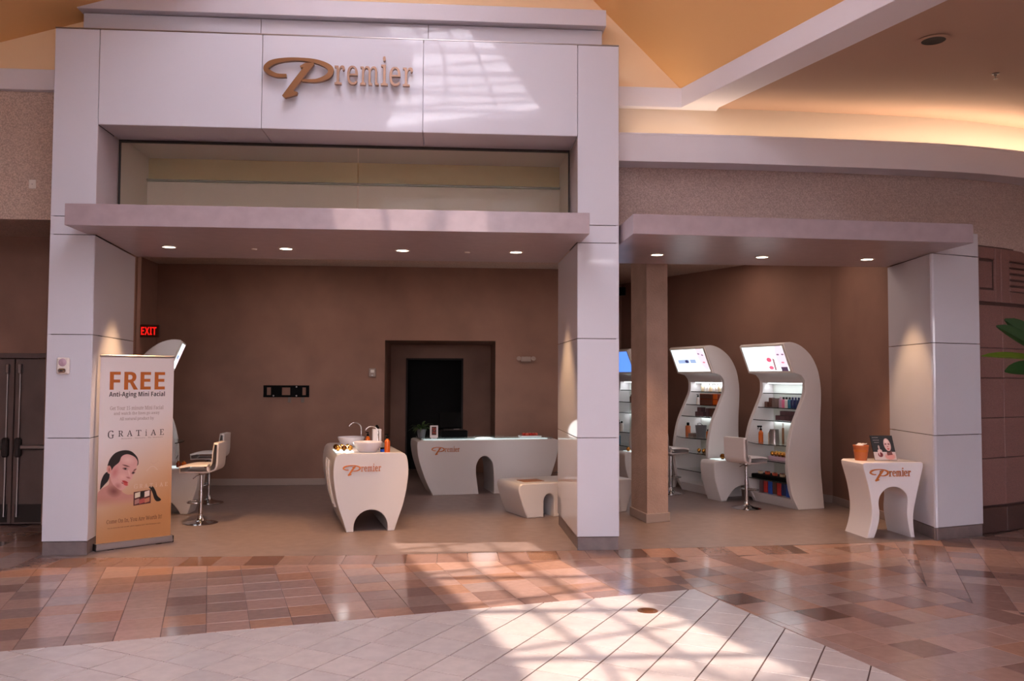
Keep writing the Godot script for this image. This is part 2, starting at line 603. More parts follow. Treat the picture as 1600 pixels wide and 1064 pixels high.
	rect.call(580, 740, 855, 960, Color(0.28, 0.10, 0.10))
	rect.call(598, 760, 684, 842, Color(0.82, 0.78, 0.70))
	rect.call(684, 752, 750, 842, Color(0.03, 0.02, 0.02))
	rect.call(750, 748, 832, 838, Color(0.83, 0.75, 0.72))
	rect.call(596, 868, 668, 944, Color(0.62, 0.44, 0.42))
	rect.call(668, 868, 756, 940, Color(0.64, 0.30, 0.28))
	rect.call(756, 862, 836, 932, Color(0.68, 0.42, 0.33))
	patch(im, q.call([820, 700, 850, 685, 890, 700, 930, 770, 960, 850, 1020, 915, 1000, 940, 950, 940, 910, 890, 880, 800, 850, 740, 820, 700]), Color(0.04, 0.02, 0.02))
	return ImageTexture.create_from_image(im)


func card_picture() -> ImageTexture:
	var im := Image.create(150, 150, false, Image.FORMAT_RGB8)
	im.fill(Color(0.05, 0.035, 0.04))
	im.fill_rect(Rect2i(0, 100, 150, 50), Color(0.78, 0.71, 0.71))
	for r in [[12, 10, 42], [14, 26, 44], [20, 40, 34]]:
		for k in 7:
			im.fill_rect(Rect2i(r[0] + k * r[2] / 7, r[1], r[2] / 9, 4), Color(0.62, 0.57, 0.58))
	dab(im, 44, 72, 7, 16, Color(0.72, 0.62, 0.60), 0.0, 0.3)
	dab(im, 46, 96, 18, 15, Color(0.80, 0.68, 0.68), 0.0, 0.2)
	dab(im, 46, 117, 18, 16, Color(0.42, 0.08, 0.12), 0.0, 0.2)
	dab(im, 40, 108, 5, 20, Color(0.86, 0.76, 0.76), 0.0, 0.5)
	dab(im, 108, 128, 40, 24, Color(0.80, 0.56, 0.54), 0.0, 0.3)
	patch(im, P2([90, 84, 124, 84, 128, 118, 92, 122]), Color(0.44, 0.22, 0.21))
	dab(im, 106, 54, 32, 50, Color(0.07, 0.04, 0.045), 0.0, 0.1)
	dab(im, 105, 56, 25, 42, Color(0.82, 0.66, 0.64), -0.08, 0.12)
	dab(im, 103, 34, 18, 18, Color(0.88, 0.78, 0.76), 0.0, 0.8)
	for s in [-1.0, 1.0]:
		dab(im, 105 + s * 11, 52, 9, 5, Color(0.34, 0.17, 0.18), s * 0.1, 0.6)
	dab(im, 106, 68, 6, 4, Color(0.56, 0.32, 0.31), 0.0, 0.6)
	dab(im, 107, 82, 9, 5, Color(0.66, 0.18, 0.18), 0.0, 0.4)
	return ImageTexture.create_from_image(im)


func screen_picture(kind: int) -> ImageTexture:
	var im := Image.create(200, 100, false, Image.FORMAT_RGB8)
	im.fill(Color(0.95, 0.98, 0.98))
	for y in 100:
		for x in 60:
			im.set_pixel(x, y, Color(0.86, 0.93, 0.96).lerp(Color(0.95, 0.98, 0.98), x / 60.0))
	if kind == 0:
		for y in [12, 17, 26, 31, 36]:
			im.fill_rect(Rect2i(14, y, 40, 2), Color(0.72, 0.80, 0.84))
		dab(im, 118, 54, 13, 10, Color(0.78, 0.32, 0.42), 0.0, 0.2)
		dab(im, 118, 86, 12, 8, Color(0.82, 0.36, 0.46), 0.0, 0.2)
		patch(im, P2([136, 48, 144, 52, 140, 96, 132, 96]), Color(0.55, 0.42, 0.44))
		dab(im, 180, 46, 26, 60, Color(0.86, 0.76, 0.82), 0.0, 0.15)
		for p in [[168, 34], [190, 34]]:
			dab(im, p[0], p[1], 8, 4, Color(0.42, 0.33, 0.40), 0.0, 0.6)
		dab(im, 180, 66, 9, 4, Color(0.74, 0.42, 0.50), 0.0, 0.5)
		im.fill_rect(Rect2i(164, 84, 30, 16), Color(0.28, 0.20, 0.28))
	else:
		im.fill_rect(Rect2i(24, 46, 110, 16), Color(0.55, 0.62, 0.76))
		dab(im, 78, 54, 12, 8, Color(0.20, 0.20, 0.34), 0.0, 0.3)
		im.fill_rect(Rect2i(92, 46, 8, 16), Color(0.92, 0.94, 0.97))
		dab(im, 178, 40, 24, 62, Color(0.88, 0.76, 0.80), -0.2, 0.15)
		for p in [[164, 22], [184, 28]]:
			dab(im, p[0], p[1], 8, 4, Color(0.40, 0.34, 0.46), 0.2, 0.6)
		dab(im, 180, 60, 9, 4, Color(0.74, 0.42, 0.50), 0.0, 0.5)
	return ImageTexture.create_from_image(im)


# ---------------------------------------------------------------- lettering
func text_mesh(s: String, size_m: float, depth: float, m: Material, serif := true, spacing := 0) -> TextMesh:
	var t := TextMesh.new()
	t.text = s
	var f: Font = sign_font if serif else bold_font
	if spacing:
		var fv := FontVariation.new()
		fv.base_font = f
		fv.spacing_glyph = spacing
		f = fv
	t.font = f
	t.font_size = 64
	t.pixel_size = size_m / 46.0
	t.depth = depth
	t.curve_step = 1.0
	t.material = m
	return t


# ribbon: points with half widths, as one outline
func ribbon(pts: Array, wid: Array, sub := 6) -> PackedVector2Array:
	var c := spl(pts, sub)
	var cnt := c.size()
	var left := PackedVector2Array()
	var right := PackedVector2Array()
	for k in cnt:
		var u := float(k) / (cnt - 1) * (wid.size() - 1)
		var i := mini(int(u), wid.size() - 2)
		var w: float = lerpf(wid[i], wid[i + 1], u - i)
		var d := (c[mini(k + 1, cnt - 1)] - c[maxi(k - 1, 0)]).normalized()
		var nn := Vector2(-d.y, d.x) * w
		left.append(c[k] + nn)
		right.append(c[k] - nn)
	right.reverse()
	left.append_array(right)
	return left


# the script initial: unit = one unit of the sign drawing, left end at x = 0, baseline of the small letters at y = 0
func initial_loop() -> PackedVector2Array:
	return ribbon(V([0.24, 0.075, 0.13, 0.078, 0.03, 0.135, 0.075, 0.20, 0.20, 0.24, 0.39, 0.252, 0.57, 0.228, 0.69, 0.165, 0.67, 0.085, 0.55, 0.032, 0.40, 0.03]), [0.017, 0.021, 0.027, 0.029, 0.020, 0.016, 0.022, 0.030, 0.027, 0.018, 0.013])


func initial_stem() -> PackedVector2Array:
	return P2([0.43, 0.212, 0.515, 0.22, 0.525, 0.20, 0.43, 0.075, 0.315, -0.085, 0.36, -0.10, 0.35, -0.128, 0.23, -0.165, 0.20, -0.14, 0.32, 0.035, 0.415, 0.165, 0.385, 0.158, 0.378, 0.178])


# whole name; letters are separate meshes under parent. unit: metres per drawing unit (total width about 1.58 units)
func shop_name(parent: Node3D, at: Transform3D, unit: float, depth: float, m: Material, m2: Material, called: String) -> void:
	var holder: Node3D = parent
	var gl := Geo.new()
	gl.t = at.scaled_local(Vector3(unit, unit, 1))
	gl.extrude(initial_loop(), 0.0, depth, 0.0, 60.0)
	gl.t = (at * Transform3D(Basis.IDENTITY, Vector3(0, 0, depth * 0.15))).scaled_local(Vector3(unit, unit, 1))
	gl.extrude(initial_stem(), 0.0, depth)
	part(holder, called, gl, m)
	var xs := [0.735, 0.865, 1.0, 1.215, 1.305, 1.445]
	var ch := ["r", "e", "m", "i", "e", "r"]
	var wide := [0.105, 0.11, 0.195, 0.075, 0.115, 0.105]
	for k in 6:
		var t := TextMesh.new()
		t.text = ch[k]
		t.font = sign_font
		t.font_size = 64
		t.pixel_size = 0.01
		t.depth = depth
		t.curve_step = 1.0
		t.material = m2
		t.horizontal_alignment = HORIZONTAL_ALIGNMENT_LEFT
		t.vertical_alignment = VERTICAL_ALIGNMENT_BOTTOM
		var bb := t.get_aabb()
		var tall: float = 0.31 if ch[k] == "i" else 0.20
		var sx: float = wide[k] * unit / bb.size.x
		var sy := tall * unit / bb.size.y
		var base := at * Transform3D(Basis.from_scale(Vector3(sx, sy, 1)), Vector3(xs[k] * unit - bb.position.x * sx, -bb.position.y * sy, depth * 0.5))
		pmesh(holder, called, t, base)


func flat_text(parent: Node3D, s: String, wide: float, centre: Vector3, m: Material, serif := true, spacing := 0, tall := 0.0, called := "lettering") -> void:
	var t := text_mesh(s, 0.05, 0.0012, m, serif, spacing)
	var bb := t.get_aabb()
	var k := wide / bb.size.x
	var ky := k if tall <= 0.0 else tall / bb.size.y
	pmesh(parent, called, t, Transform3D(Basis.from_scale(Vector3(k, ky, 1)), centre - Vector3(bb.get_center().x * k, bb.get_center().y * ky, 0)))


# ---------------------------------------------------------------- tiles
var in_view := []

func seen(p: Vector3) -> bool:
	var c: Camera3D = in_view[0]
	var q := c.transform.affine_inverse() * p
	return q.z < -0.5 and absf(q.x / -q.z) < 0.63 and absf(q.y / -q.z) < 0.43


# squares of a grid clipped to zones; returns [centre, polygon]
func grid_cells(zone: PackedVector2Array, origin: Vector2, ang: float, su: float, sv: float, gap: float, stagger := 0.0) -> Array:
	var out := []
	var u := Vector2(cos(ang), sin(ang))
	var w := Vector2(-sin(ang), cos(ang))
	var lo := Vector2(1e9, 1e9)
	var hi := -lo
	for p in zone:
		var q := Vector2((p - origin).dot(u) / su, (p - origin).dot(w) / sv)
		lo = lo.min(q); hi = hi.max(q)
	for j in range(int(floor(lo.y)) - 1, int(ceil(hi.y)) + 1):
		var sh := stagger * absi(j % 2)
		for i in range(int(floor(lo.x)) - 2, int(ceil(hi.x)) + 1):
			var a := origin + u * ((i + sh) * su + gap * 0.5) + w * (j * sv + gap * 0.5)
			var e := u * (su - gap)
			var f := w * (sv - gap)
			for piece in Geometry2D.intersect_polygons(PackedVector2Array([a, a + e, a + e + f, a + f]), zone):
				var pp: PackedVector2Array = piece
				var c := Vector2.ZERO
				for q in pp:
					c += q
				c /= pp.size()
				var area := 0.0
				for k in pp.size():
					area += pp[k].cross(pp[(k + 1) % pp.size()])
				if absf(area) > 0.0012:
					out.append([c, pp, i, j])
	return out


func lay_tiles(parent: Node3D, cells: Array, mats: Array, most: int, pick: Callable) -> void:
	cells.sort_custom(func(a, b): return Vector2(a[0].x - EYE.x, a[0].y - EYE.z).length_squared() < Vector2(b[0].x - EYE.x, b[0].y - EYE.z).length_squared())
	var rest := {}
	var made := 0
	for c in cells:
		var mid: Vector2 = c[0]
		var vis := seen(Vector3(mid.x, 0, mid.y))
		var k: int = pick.call(c)
		if not vis and Vector2(mid.x - 1.5, mid.y - 2.0).length() > 9.0:
			pass
		if vis and made < most:
			var g := Geo.new()
			g.prism(c[1], -0.012, rng.randf_range(-0.0006, 0.0), 0.0018)
			part(parent, "tile", g, mats[k])
			made += 1
		else:
			if not rest.has(k):
				rest[k] = Geo.new()
			rest[k].prism(c[1], -0.012, 0.0)
	if rest.size():
		var me := ArrayMesh.new()
		for k in rest:
			var g: Geo = rest[k]
			var arr := []
			arr.resize(Mesh.ARRAY_MAX)
			arr[Mesh.ARRAY_VERTEX] = g.v
			arr[Mesh.ARRAY_NORMAL] = g.n
			arr[Mesh.ARRAY_TEX_UV] = g.uv
			me.add_surface_from_arrays(Mesh.PRIMITIVE_TRIANGLES, arr)
			me.surface_set_material(me.get_surface_count() - 1, mats[k])
		var o := pmesh(parent, "tile_field", me)
		o.set_meta("kind", "stuff")


# ================================================================ the scene
func _ready() -> void:
	# --- camera
	var cam := Camera3D.new()
	cam.name = "camera"
	cam.transform = Transform3D(Basis(Vector3(0.99730559, 0.00450512, 0.07322065), Vector3(-0.0076935, 0.99903157, 0.04332127), Vector3(-0.07295457, -0.04376786, 0.99637443)), EYE)
	cam.fov = 42.8917
	cam.near = 0.05
	cam.far = 120.0
	add_child(cam)
	cam.current = true
	in_view = [cam]
	# --- sky, exposure
	var env := Environment.new()
	var sm := ProceduralSkyMaterial.new()
	sm.sky_top_color = Color(0.97, 0.955, 1.0)
	sm.sky_horizon_color = Color(1.0, 0.96, 0.975)
	sm.ground_bottom_color = Color(0.45, 0.40, 0.38)
	sm.ground_horizon_color = Color(0.80, 0.76, 0.76)
	sm.sky_energy_multiplier = SKY
	sm.ground_energy_multiplier = SKY
	sm.sun_angle_max = 0.0
	var sky := Sky.new()
	sky.sky_material = sm
	env.background_mode = Environment.BG_SKY
	env.sky = sky
	env.tonemap_mode = Environment.TONE_MAPPER_LINEAR
	env.tonemap_exposure = EXPOSURE
	env.sdfgi_enabled = true
	env.ssao_enabled = true
	env.ssil_enabled = true
	var we := WorldEnvironment.new()
	we.name = "surroundings"
	we.environment = env
	add_child(we)
	# --- sun through the skylight
	var sun := DirectionalLight3D.new()
	sun.name = "sun"
	sun.light_color = Color(1.0, 0.93, 0.86)
	sun.light_energy = SUN
	sun.light_angular_distance = 0.9
	sun.shadow_enabled = true
	sun.sky_mode = DirectionalLight3D.SKY_MODE_LIGHT_ONLY
	add_child(sun)
	sun.look_at_from_position(Vector3.ZERO, Vector3(0.15, -1.0, -0.32), Vector3.RIGHT)
	# --- fonts and materials
	rng.seed = 77
	sign_font = SystemFont.new()
	sign_font.font_names = PackedStringArray(["Droid Serif"])
	bold_font = SystemFont.new()
	bold_font.font_names = PackedStringArray(["Droid Sans"])
	bold_font.font_weight = 700
	sans_font = SystemFont.new()
	sans_font.font_names = PackedStringArray(["Droid Sans"])
	make_materials()
	# --- structure
	floors()
	mall_shell()
	portal()
	right_bay()
	shop_shell()
	left_recess()
	# --- things
	shop_sign()
	wash_station()
	reception()
	bench()
	display_table()
	shelf_units()
	side_stations()
	stools()
	banner()
	wall_fittings()
	plants()


const SKY := 2.6
const SUN := 1.55
const PANEL := 0.30
const EXPOSURE := 1.46
const LC := 4.95        # underside of the edge band of the skylight well
const LT := 5.18        # its top
const RD := Vector2(0.32, 0.947)   # plan direction of the beam at the right


func slab(g: Geo, a: Vector3, b: Vector3, c: Vector3, d: Vector3, th: float) -> void:
	# a to d anticlockwise seen from the visible side
	var m := (c - a).cross(d - b).normalized() * th
	g.quad(a, b, c, d)
	g.quad(d - m, c - m, b - m, a - m)
	var r := [a, b, c, d]
	for k in 4:
		var p: Vector3 = r[k]
		var q: Vector3 = r[(k + 1) % 4]
		g.quad(q, p, p - m, q - m)


func floors() -> void:
	# boundary between shop floor and mall floor, left to right
	var edge := V([-2.96, 0.12, 0.5, 0.12, 3.16, -0.06, 4.63, -0.16, 6.16, -0.31, 7.35, -0.55])
	var g := G()
	var plan := PackedVector2Array(edge)
	plan.append_array(P2([7.35, -8.3, -4.6, -8.3, -4.6, -2.05, -2.96, -2.05]))
	g.prism(plan, -0.2, 0.0)
	struct("floor", g, M.shop_floor, "smooth grey-brown floor inside the shop")
	# red stone tiles of the walkway
	var red := shell("floor", "polished reddish stone tiles of the mall walkway in front of the shop")
	g = G()
	g.prism(P2([-9, 4.9, -9, -2.05, -2.97, -2.05, -2.97, 0.1, 0.5, 0.1, 3.16, -0.08, 4.63, -0.18, 6.16, -0.33, 7.35, -0.57, 7.35, -1.3, 13, -4.6, 13, 9, 5.26, 9, 3.27, 1.71, -1.79, 3.13, -9, 5.15]), -0.2, -0.006)
	part(red, "bed", g, M.grout)
	var cells := []
	# border course along the shop
	for k in 36:
		var x0 := -3.6 + 0.309 * k
		var xa := x0 + 0.002
		var xb := x0 + 0.307
		if xb > 4.9:
			break
		cells.append([Vector2(x0 + 0.15, edge_z(edge, x0 + 0.15) + 0.2), PackedVector2Array([Vector2(xa, edge_z(edge, xa) + 0.004), Vector2(xb, edge_z(edge, xb) + 0.004), Vector2(xb, edge_z(edge, xb) + 0.44), Vector2(xa, edge_z(edge, xa) + 0.44)]), k, 77])
	var za := PackedVector2Array()
	for x in [-8.0, -3.6, 0.5, 3.3]:
		za.append(Vector2(x, edge_z(edge, x) + 0.443))
	za.append_array(P2([3.27, 1.707, -1.79, 3.127, -8, 4.87]))
	cells.append_array(grid_cells(za, Vector2(-0.545, 2.85), deg_to_rad(-15.0), 0.302, 0.302, 0.0035))
	var zl := P2([-8, 0.56, -8, -1.9, -2.97, -1.9, -2.97, 0.12, -3.6, 0.12, -3.6, 0.56])
	cells.append_array(grid_cells(zl, Vector2(-3.6, 0.12), 0.0, 0.309, 0.309, 0.004))
	var zb := P2([3.303, 0.40, 4.9, 0.27, 4.9, -0.16, 6.12, -0.29, 5.33, 1.75, 5.39, 2.3, 5.57, 2.65, 7.4, 5.4, 4.28, 5.4, 3.273, 1.707])
	cells.append_array(grid_cells(zb, Vector2(3.94, 2.74), deg_to_rad(-19.0), 0.309, 0.309, 0.004))
	var zc := P2([6.122, -0.29, 7.35, -0.545, 8.2, -1.08, 10, -2.08, 12, -3.2, 12, 5, 7.4, 5.4, 5.572, 2.65, 5.392, 2.3, 5.333, 1.75])
	cells.append_array(grid_cells(zc, Vector2(5.33, 1.75), deg_to_rad(26.0), 0.305, 0.305, 0.004))
	var all_red: Array = M.red_tile + M.dark_tile
	lay_tiles(red, cells, all_red, 298, func(c):
		var r := hash(Vector3i(c[2], c[3], int(c[0].x * 50.0))) % 1000 / 1000.0
		if c[3] == 77:
			return 9 if r < 0.17 else (6 if r < 0.34 else (8 if r < 0.46 else int(r * 97.0) % 8))
		if c[0].x > 5.2:
			return 6 if r < 0.30 else (8 if r < 0.38 else [0, 2, 3, 7, 3, 2][int(r * 97.0) % 6])
		if c[0].x > 3.3:
			return 8 if r < 0.08 else (6 if r < 0.20 else [0, 2, 3, 7, 3, 5, 2][int(r * 97.0) % 7])
		return int(r * 97.0) % 8)
	# white tiles
	var pale := shell("floor", "pale polished square tiles laid diagonally in the foreground")
	g = G()
	g.prism(P2([-9, 9, -9, 5.15, -1.79, 3.13, 3.27, 1.71, 5.26, 9]), -0.2, -0.006)
	part(pale, "bed", g, M.grout_pale)
	var zw := P2([-5, 6.5, -5, 4.031, -1.79, 3.132, 3.267, 1.714, 4.57, 6.5])
	lay_tiles(pale, grid_cells(zw, Vector2(-1.0788, 3.5108), deg_to_rad(30.5), 0.31, 0.31, 0.009), M.white_tile, 298, func(c): return absi(hash(Vector2i(c[2], c[3]))) % 3)
	g = G()
	g.prism(P2([-9, 16, -9, 5.2, -5.02, 4.05, -5.02, 6.52, 4.58, 6.52, 5.26, 9, 13, 9, 13, 16]), -0.21, -0.002)
	part(pale, "far_paving", g, M.white_tile[0])
	# drain cover
	var d := thing("drain_cover", "small round brass floor drain set in the pale tiles", "drain", Vector3(2.70, 0.0, 2.38))
	g = G()
	g.lathe(P2([0, -0.004, 0.082, -0.004, 0.082, 0.002, 0.068, 0.005, 0.066, 0.0035, 0, 0.0035]), 28)
	part(d, "rim", g, M.drain)
	g = G()
	for k in 5:
		g.box(Vector3(0, 0.005, -0.044 + 0.022 * k), Vector3(0.10 - 0.03 * absf(k - 2) * 0.6, 0.003, 0.01), 0.001)
	part(d, "grate", g, M.drain)


func edge_z(edge: Array, x: float) -> float:
	for k in edge.size() - 1:
		var a: Vector2 = edge[k]
		var b: Vector2 = edge[k + 1]
		if x <= b.x or k == edge.size() - 2:
			return lerpf(a.y, b.y, clampf((x - a.x) / (b.x - a.x), 0.0, 1.0))
	return 0.12


func wall_curve(off := 0.0) -> Array:
	# face of the stucco wall above the right bay, moved off towards the viewer
	var c := V([2.96, -0.70, 4.3, -0.70, 5.64, -0.75, 7.08, -0.86, 8.41, -1.2, 10.0, -1.95, 12.5, -3.4])
	var out := []
	var s := spl(c, 4)
	for k in s.size():
		var d := (s[mini(k + 1, s.size() - 1)] - s[maxi(k - 1, 0)]).normalized()
		out.append(s[k] + Vector2(-d.y, d.x) * off)
	return out


func band_plan(o0: float, o1: float, x_end := 99.0) -> PackedVector2Array:
	var a := wall_curve(o1)
	var b := wall_curve(o0)
	var out := PackedVector2Array()
	for p in a:
		if p.x <= x_end:
			out.append(p)
	b.reverse()
	for p in b:
		if p.x <= x_end:
			out.append(p)
	return out


func mall_shell() -> void:
	var g := G()
	# stucco wall over the right bay and beyond
	g.prism(band_plan(-0.2, 0.0), 3.40, 5.0)
	struct("wall_right", g, M.stucco, "speckled stucco wall curving away above the right bay")
	g = G()
	g.prism(band_plan(0.002, 0.30), 4.26, 4.56, 0.004)
	g.prism(band_plan(0.26, 0.30), 4.56, 4.585)
	struct("trim_1", g, M.trim, "smooth painted ledge band hiding the cove light on the right wall")
	# cove: smooth wall above the ledge and the lamp behind the lip
	g = G()
	g.prism(band_plan(0.0, 0.012), 4.56, LC + 0.03)
	struct("trim_2", g, M.cream, "cream wall strip between ledge and right ceiling")
	var cove := thing("cove_light", "warm cove light tubes lying behind the lip of the right wall ledge", "light")
	var run := wall_curve(0.21)
	for k in range(1, run.size() - 1):
		var p: Vector2 = run[k]
		var q: Vector2 = run[k + 1]
		if p.x < 3.0:
			continue
		var a := Vector3(p.x, 4.585, p.y)
		var b := Vector3(q.x, 4.585, q.y)
		g = G()
		g.rod(a + (b - a) * 0.04, b - (b - a) * 0.04, 0.013)
		part(cove, "tube", g, M.cove)
		var l := AreaLight3D.new()
		put(l, "cove_glow", cove)
		var len := a.distance_to(b)
		l.area_size = Vector2(len * 0.92, 0.05)
		l.light_color = Color(1.0, 0.89, 0.77)
		l.light_energy = 0.40 * len * (0.22 + 0.78 * smoothstep(4.6, 8.0, p.x))
		l.area_range = 12.0
		l.shadow_enabled = true
		var xd := (b - a).normalized()
		l.transform = Transform3D(Basis(xd, xd.cross(Vector3.UP).normalized() * -1.0, Vector3.DOWN), (a + b) * 0.5 + Vector3(0, 0.018, 0))
	# lower ceiling right of the well
	var corner := Vector2(3.80, -0.60)
	var back := wall_curve(-0.05)
	var plan := PackedVector2Array()
	for p in back:
		if p.x > 3.9:
			plan.append(p)
	plan.append_array(P2([13, 16]))
	plan.append(corner + RD * 17.5)
	plan.append(corner + Vector2(0.1, 0.0))
	g = G()
	g.prism(plan, LC + 0.03, LC + 0.15)
	struct("ceiling", g, M.lowceil, "lower tan ceiling right of the skylight well")
	# edge beam of the well: back run and right run
	g = G()
	var inner := corner
	var n := Vector2(RD.y, -RD.x)
	g.prism(PackedVector2Array([Vector2(-4.8, -0.60), inner, inner + RD * 17.4, inner + RD * 17.4 + n * 0.40, inner + n * 0.40 + RD * 0.18, inner + Vector2(0.45, -0.24), Vector2(-4.8, -0.84)]), LC, LT, 0.004)
	struct("trim_3", g, M.trim, "white painted edge beam round the skylight well")
	g = G()
	g.prism(P2([-5.1, 16, -5.1, -0.84, -4.8, -0.84, -4.8, 16]), LC, LT, 0.004)
	struct("trim_4", g, M.trim, "white edge beam at the left side of the well")
	# gable of the well, yellow
	var r0 := Vector3(corner.x, LT, corner.y)
	var d3 := Vector3(RD.x, 0, RD.y)
	g = G()
	g.extrude(P2([-5.0, LT - 0.05, 3.95, LT - 0.05, 3.95, LT, 1.72, 7.45, -1.35, 7.45, -1.35, 6.36, -5.0, LT + 0.05]), -0.85, -0.63)
	struct("wall_gable", g, M.gable, "flat pale yellow gable wall of the well behind the portal")
	g = G()
	var top := Vector3(1.55, 7.4, -0.63)
	r0.z = -0.63
	slab(g, r0, r0 + d3 * 17, top + d3 * 17, top, 0.12)
	struct("ceiling", g, M.yellow, "sloping yellow side of the skylight well on the right")
	g = G()
	slab(g, Vector3(-1.2, 6.26, -0.63), Vector3(-1.2, 6.26, 15.4), Vector3(-4.8, LT, 15.4), Vector3(-4.8, LT, -0.63), 0.12)
	g.box(Vector3(-1.26, 6.84, 7.4), Vector3(0.1, 1.18, 16.1))
	struct("ceiling", g, M.yellow, "sloping yellow side of the skylight well on the left")
	# flat top with the skylight opening
	g = G()
	var xr := func(z: float) -> float: return 1.55 + 0.338 * (z + 0.63)
	g.prism(PackedVector2Array([Vector2(-1.3, -0.85), Vector2(1.7, -0.85), Vector2(xr.call(1.0) + 0.2, 1.0), Vector2(-1.3, 1.0)]), 7.4, 7.55)
	g.prism(PackedVector2Array([Vector2(-1.3, 10.7), Vector2(xr.call(10.7) + 0.2, 10.7), Vector2(xr.call(15.4) + 0.2, 15.5), Vector2(-1.3, 15.5)]), 7.4, 7.55)
	g.prism(P2([-1.3, 1.0, -0.95, 1.0, 0.1, 4.5, 0.45, 6.2, -0.4, 10.7, -1.3, 10.7]), 7.4, 7.55)
	g.prism(PackedVector2Array([Vector2(0.7, 1.0), Vector2(xr.call(1.0) + 0.2, 1.0), Vector2(xr.call(10.7) + 0.2, 10.7), Vector2(-0.4, 10.7), Vector2(3.1, 8.9), Vector2(2.2, 6.2), Vector2(1.5, 4.1)]), 7.4, 7.55)
	struct("ceiling", g, M.trim, "flat white top of the well around the skylight")
	# skylight
	var w := shell("window_1", "skylight of clear panes in white bars above the mall walkway")
	g = G()
	var left := spl(V([-0.95, 1.0, 0.1, 4.5, 0.45, 6.2, -0.4, 10.7]), 1)
	var right := P2([0.7, 1.0, 1.5, 4.1, 2.2, 6.2, 3.1, 8.9])
	for pts in [left, right]:
		for k in pts.size() - 1:
			g.rod(Vector3(pts[k].x, 7.58, pts[k].y), Vector3(pts[k + 1].x, 7.58, pts[k + 1].y), 0.05, -1.0, 6)
	part(w, "frame", g, M.trim)
	var xl := func(z: float) -> float: return poly_x(left, z)
	var xq := func(z: float) -> float: return poly_x(right, z)
	for k in 8:
		var z := 1.32 + 1.15 * k
		g = G()
		g.box(Vector3((xl.call(z) + xq.call(z)) * 0.5, 7.58, z), Vector3(xq.call(z) - xl.call(z) + 0.1, 0.10, 0.085), 0.01)
		part(w, "glazing_bar", g, M.trim)
		if k < 7:
			g = G()
			g.rod(Vector3(xl.call(z + 1.0), 7.58, z + 1.0), Vector3(xq.call(z + 0.36), 7.58, z + 0.36), 0.035, -1.0, 6)
			part(w, "glazing_bar", g, M.trim)
	for f in [0.34, 0.68]:
		g = G()
		var prev := Vector3.ZERO
		for k in 12:
			var z := 1.0 + 7.9 * k / 11.0
			var q := Vector3(lerpf(xl.call(z), xq.call(z), f), 7.58, z)
			if k:
				g.rod(prev, q, 0.035, -1.0, 6)
			prev = q
		part(w, "glazing_bar", g, M.trim)
	g = G()
	g.prism(P2([-1.0, 0.95, 0.75, 0.95, 1.55, 4.1, 2.25, 6.2, 3.15, 8.9, -0.42, 10.75, 0.40, 6.2, 0.05, 4.5]), 7.64, 7.65)
	part(w, "pane", g, M.sky_pane)
	# far sides of the mall: closed, out of the frame
	g = G()
	g.box(Vector3(2, 0.45, 15.9), Vector3(22.6, 1.5, 0.3))
	g.box(Vector3(-7.6, 3.1, 15.9), Vector3(3.4, 4.2, 0.3))
	g.box(Vector3(5.5, 3.1, 15.9), Vector3(3.0, 4.2, 0.3))
	g.box(Vector3(-1.0, 1.6, 15.9), Vector3(10.4, 1.2, 0.3))
	g.box(Vector3(-1.0, 4.55, 15.9), Vector3(10.4, 1.6, 0.3))
	g.box(Vector3(9.8, 4.5, 15.9), Vector3(6.2, 1.8, 0.3))
	g.box(Vector3(-5.2, 6.35, 15.9), Vector3(8.4, 2.1, 0.3))
	g.box(Vector3(8.65, 6.35, 15.9), Vector3(9.3, 2.1, 0.3))
	g.box(Vector3(2, 7.45, 15.9), Vector3(22.6, 0.3, 0.3))
	g.box(Vector3(9.2, 4.45, 10.2), Vector3(7.2, 1.2, 0.3))
	struct("wall_far", g, M.tan, "far wall of the mall behind the viewer with tall glazing")
	var fw := shell("window_3", "glazed mall entrance and clerestory behind the viewer")
	for k in 4:
		g = G()
		g.box(Vector3(7.04 + 1.85 * k, 2.4, 15.9), Vector3(0.09, 2.4, 0.12), 0.01)
		part(fw, "mullion", g, M.trim)
	for k in 4:
		g = G()
		g.box(Vector3(-0.95 + 1.63 * k, 6.35, 15.9), Vector3(0.09, 1.9, 0.12), 0.01)
		part(fw, "mullion", g, M.trim)
	for k in 6:
		g = G()
		g.box(Vector3(-5.95 + 1.99 * k, 2.97, 15.9), Vector3(0.09, 1.58, 0.12), 0.01)
		part(fw, "mullion", g, M.trim)
	g = G()
	g.box(Vector3(-1.0, 2.97, 15.92), Vector3(10.0, 1.58, 0.01))
	part(fw, "pane", g, M.sky_pane)
	g = G()
	g.box(Vector3(9.8, 2.4, 15.92), Vector3(5.6, 2.4, 0.01))
	part(fw, "pane", g, M.sky_pane)
	g = G()
	g.box(Vector3(1.5, 6.35, 15.92), Vector3(5.0, 1.9, 0.01))
	part(fw, "pane", g, M.sky_pane)
	g = G()
	g.box(Vector3(-8.9, 2.5, 7), Vector3(0.3, 5.2, 18.4))
	struct("wall_left", g, M.tan, "side wall closing the mall on the left")
	g = G()
	g.box(Vector3(12.8, 2.5, 6), Vector3(0.3, 5.2, 20))
	struct("wall_side", g, M.tan, "side wall closing the mall on the right")
	g = G()
	g.box(Vector3(-6.95, LC + 0.09, 7.5), Vector3(4.1, 0.12, 17))
	struct("ceiling", g, M.lowceil, "lower ceiling left of the well")
	g = G()
	g.box(Vector3(2, -0.26, 3.4), Vector3(22.6, 0.1, 25.4))
	struct("floor", g, M.grout, "ground slab under the floors")
	g = G()
	g.box(Vector3(2, 5.32, -5.05), Vector3(22.6, 0.14, 8.5))
	g.box(Vector3(-7.0, 5.3, 7.5), Vector3(4.4, 0.14, 17))
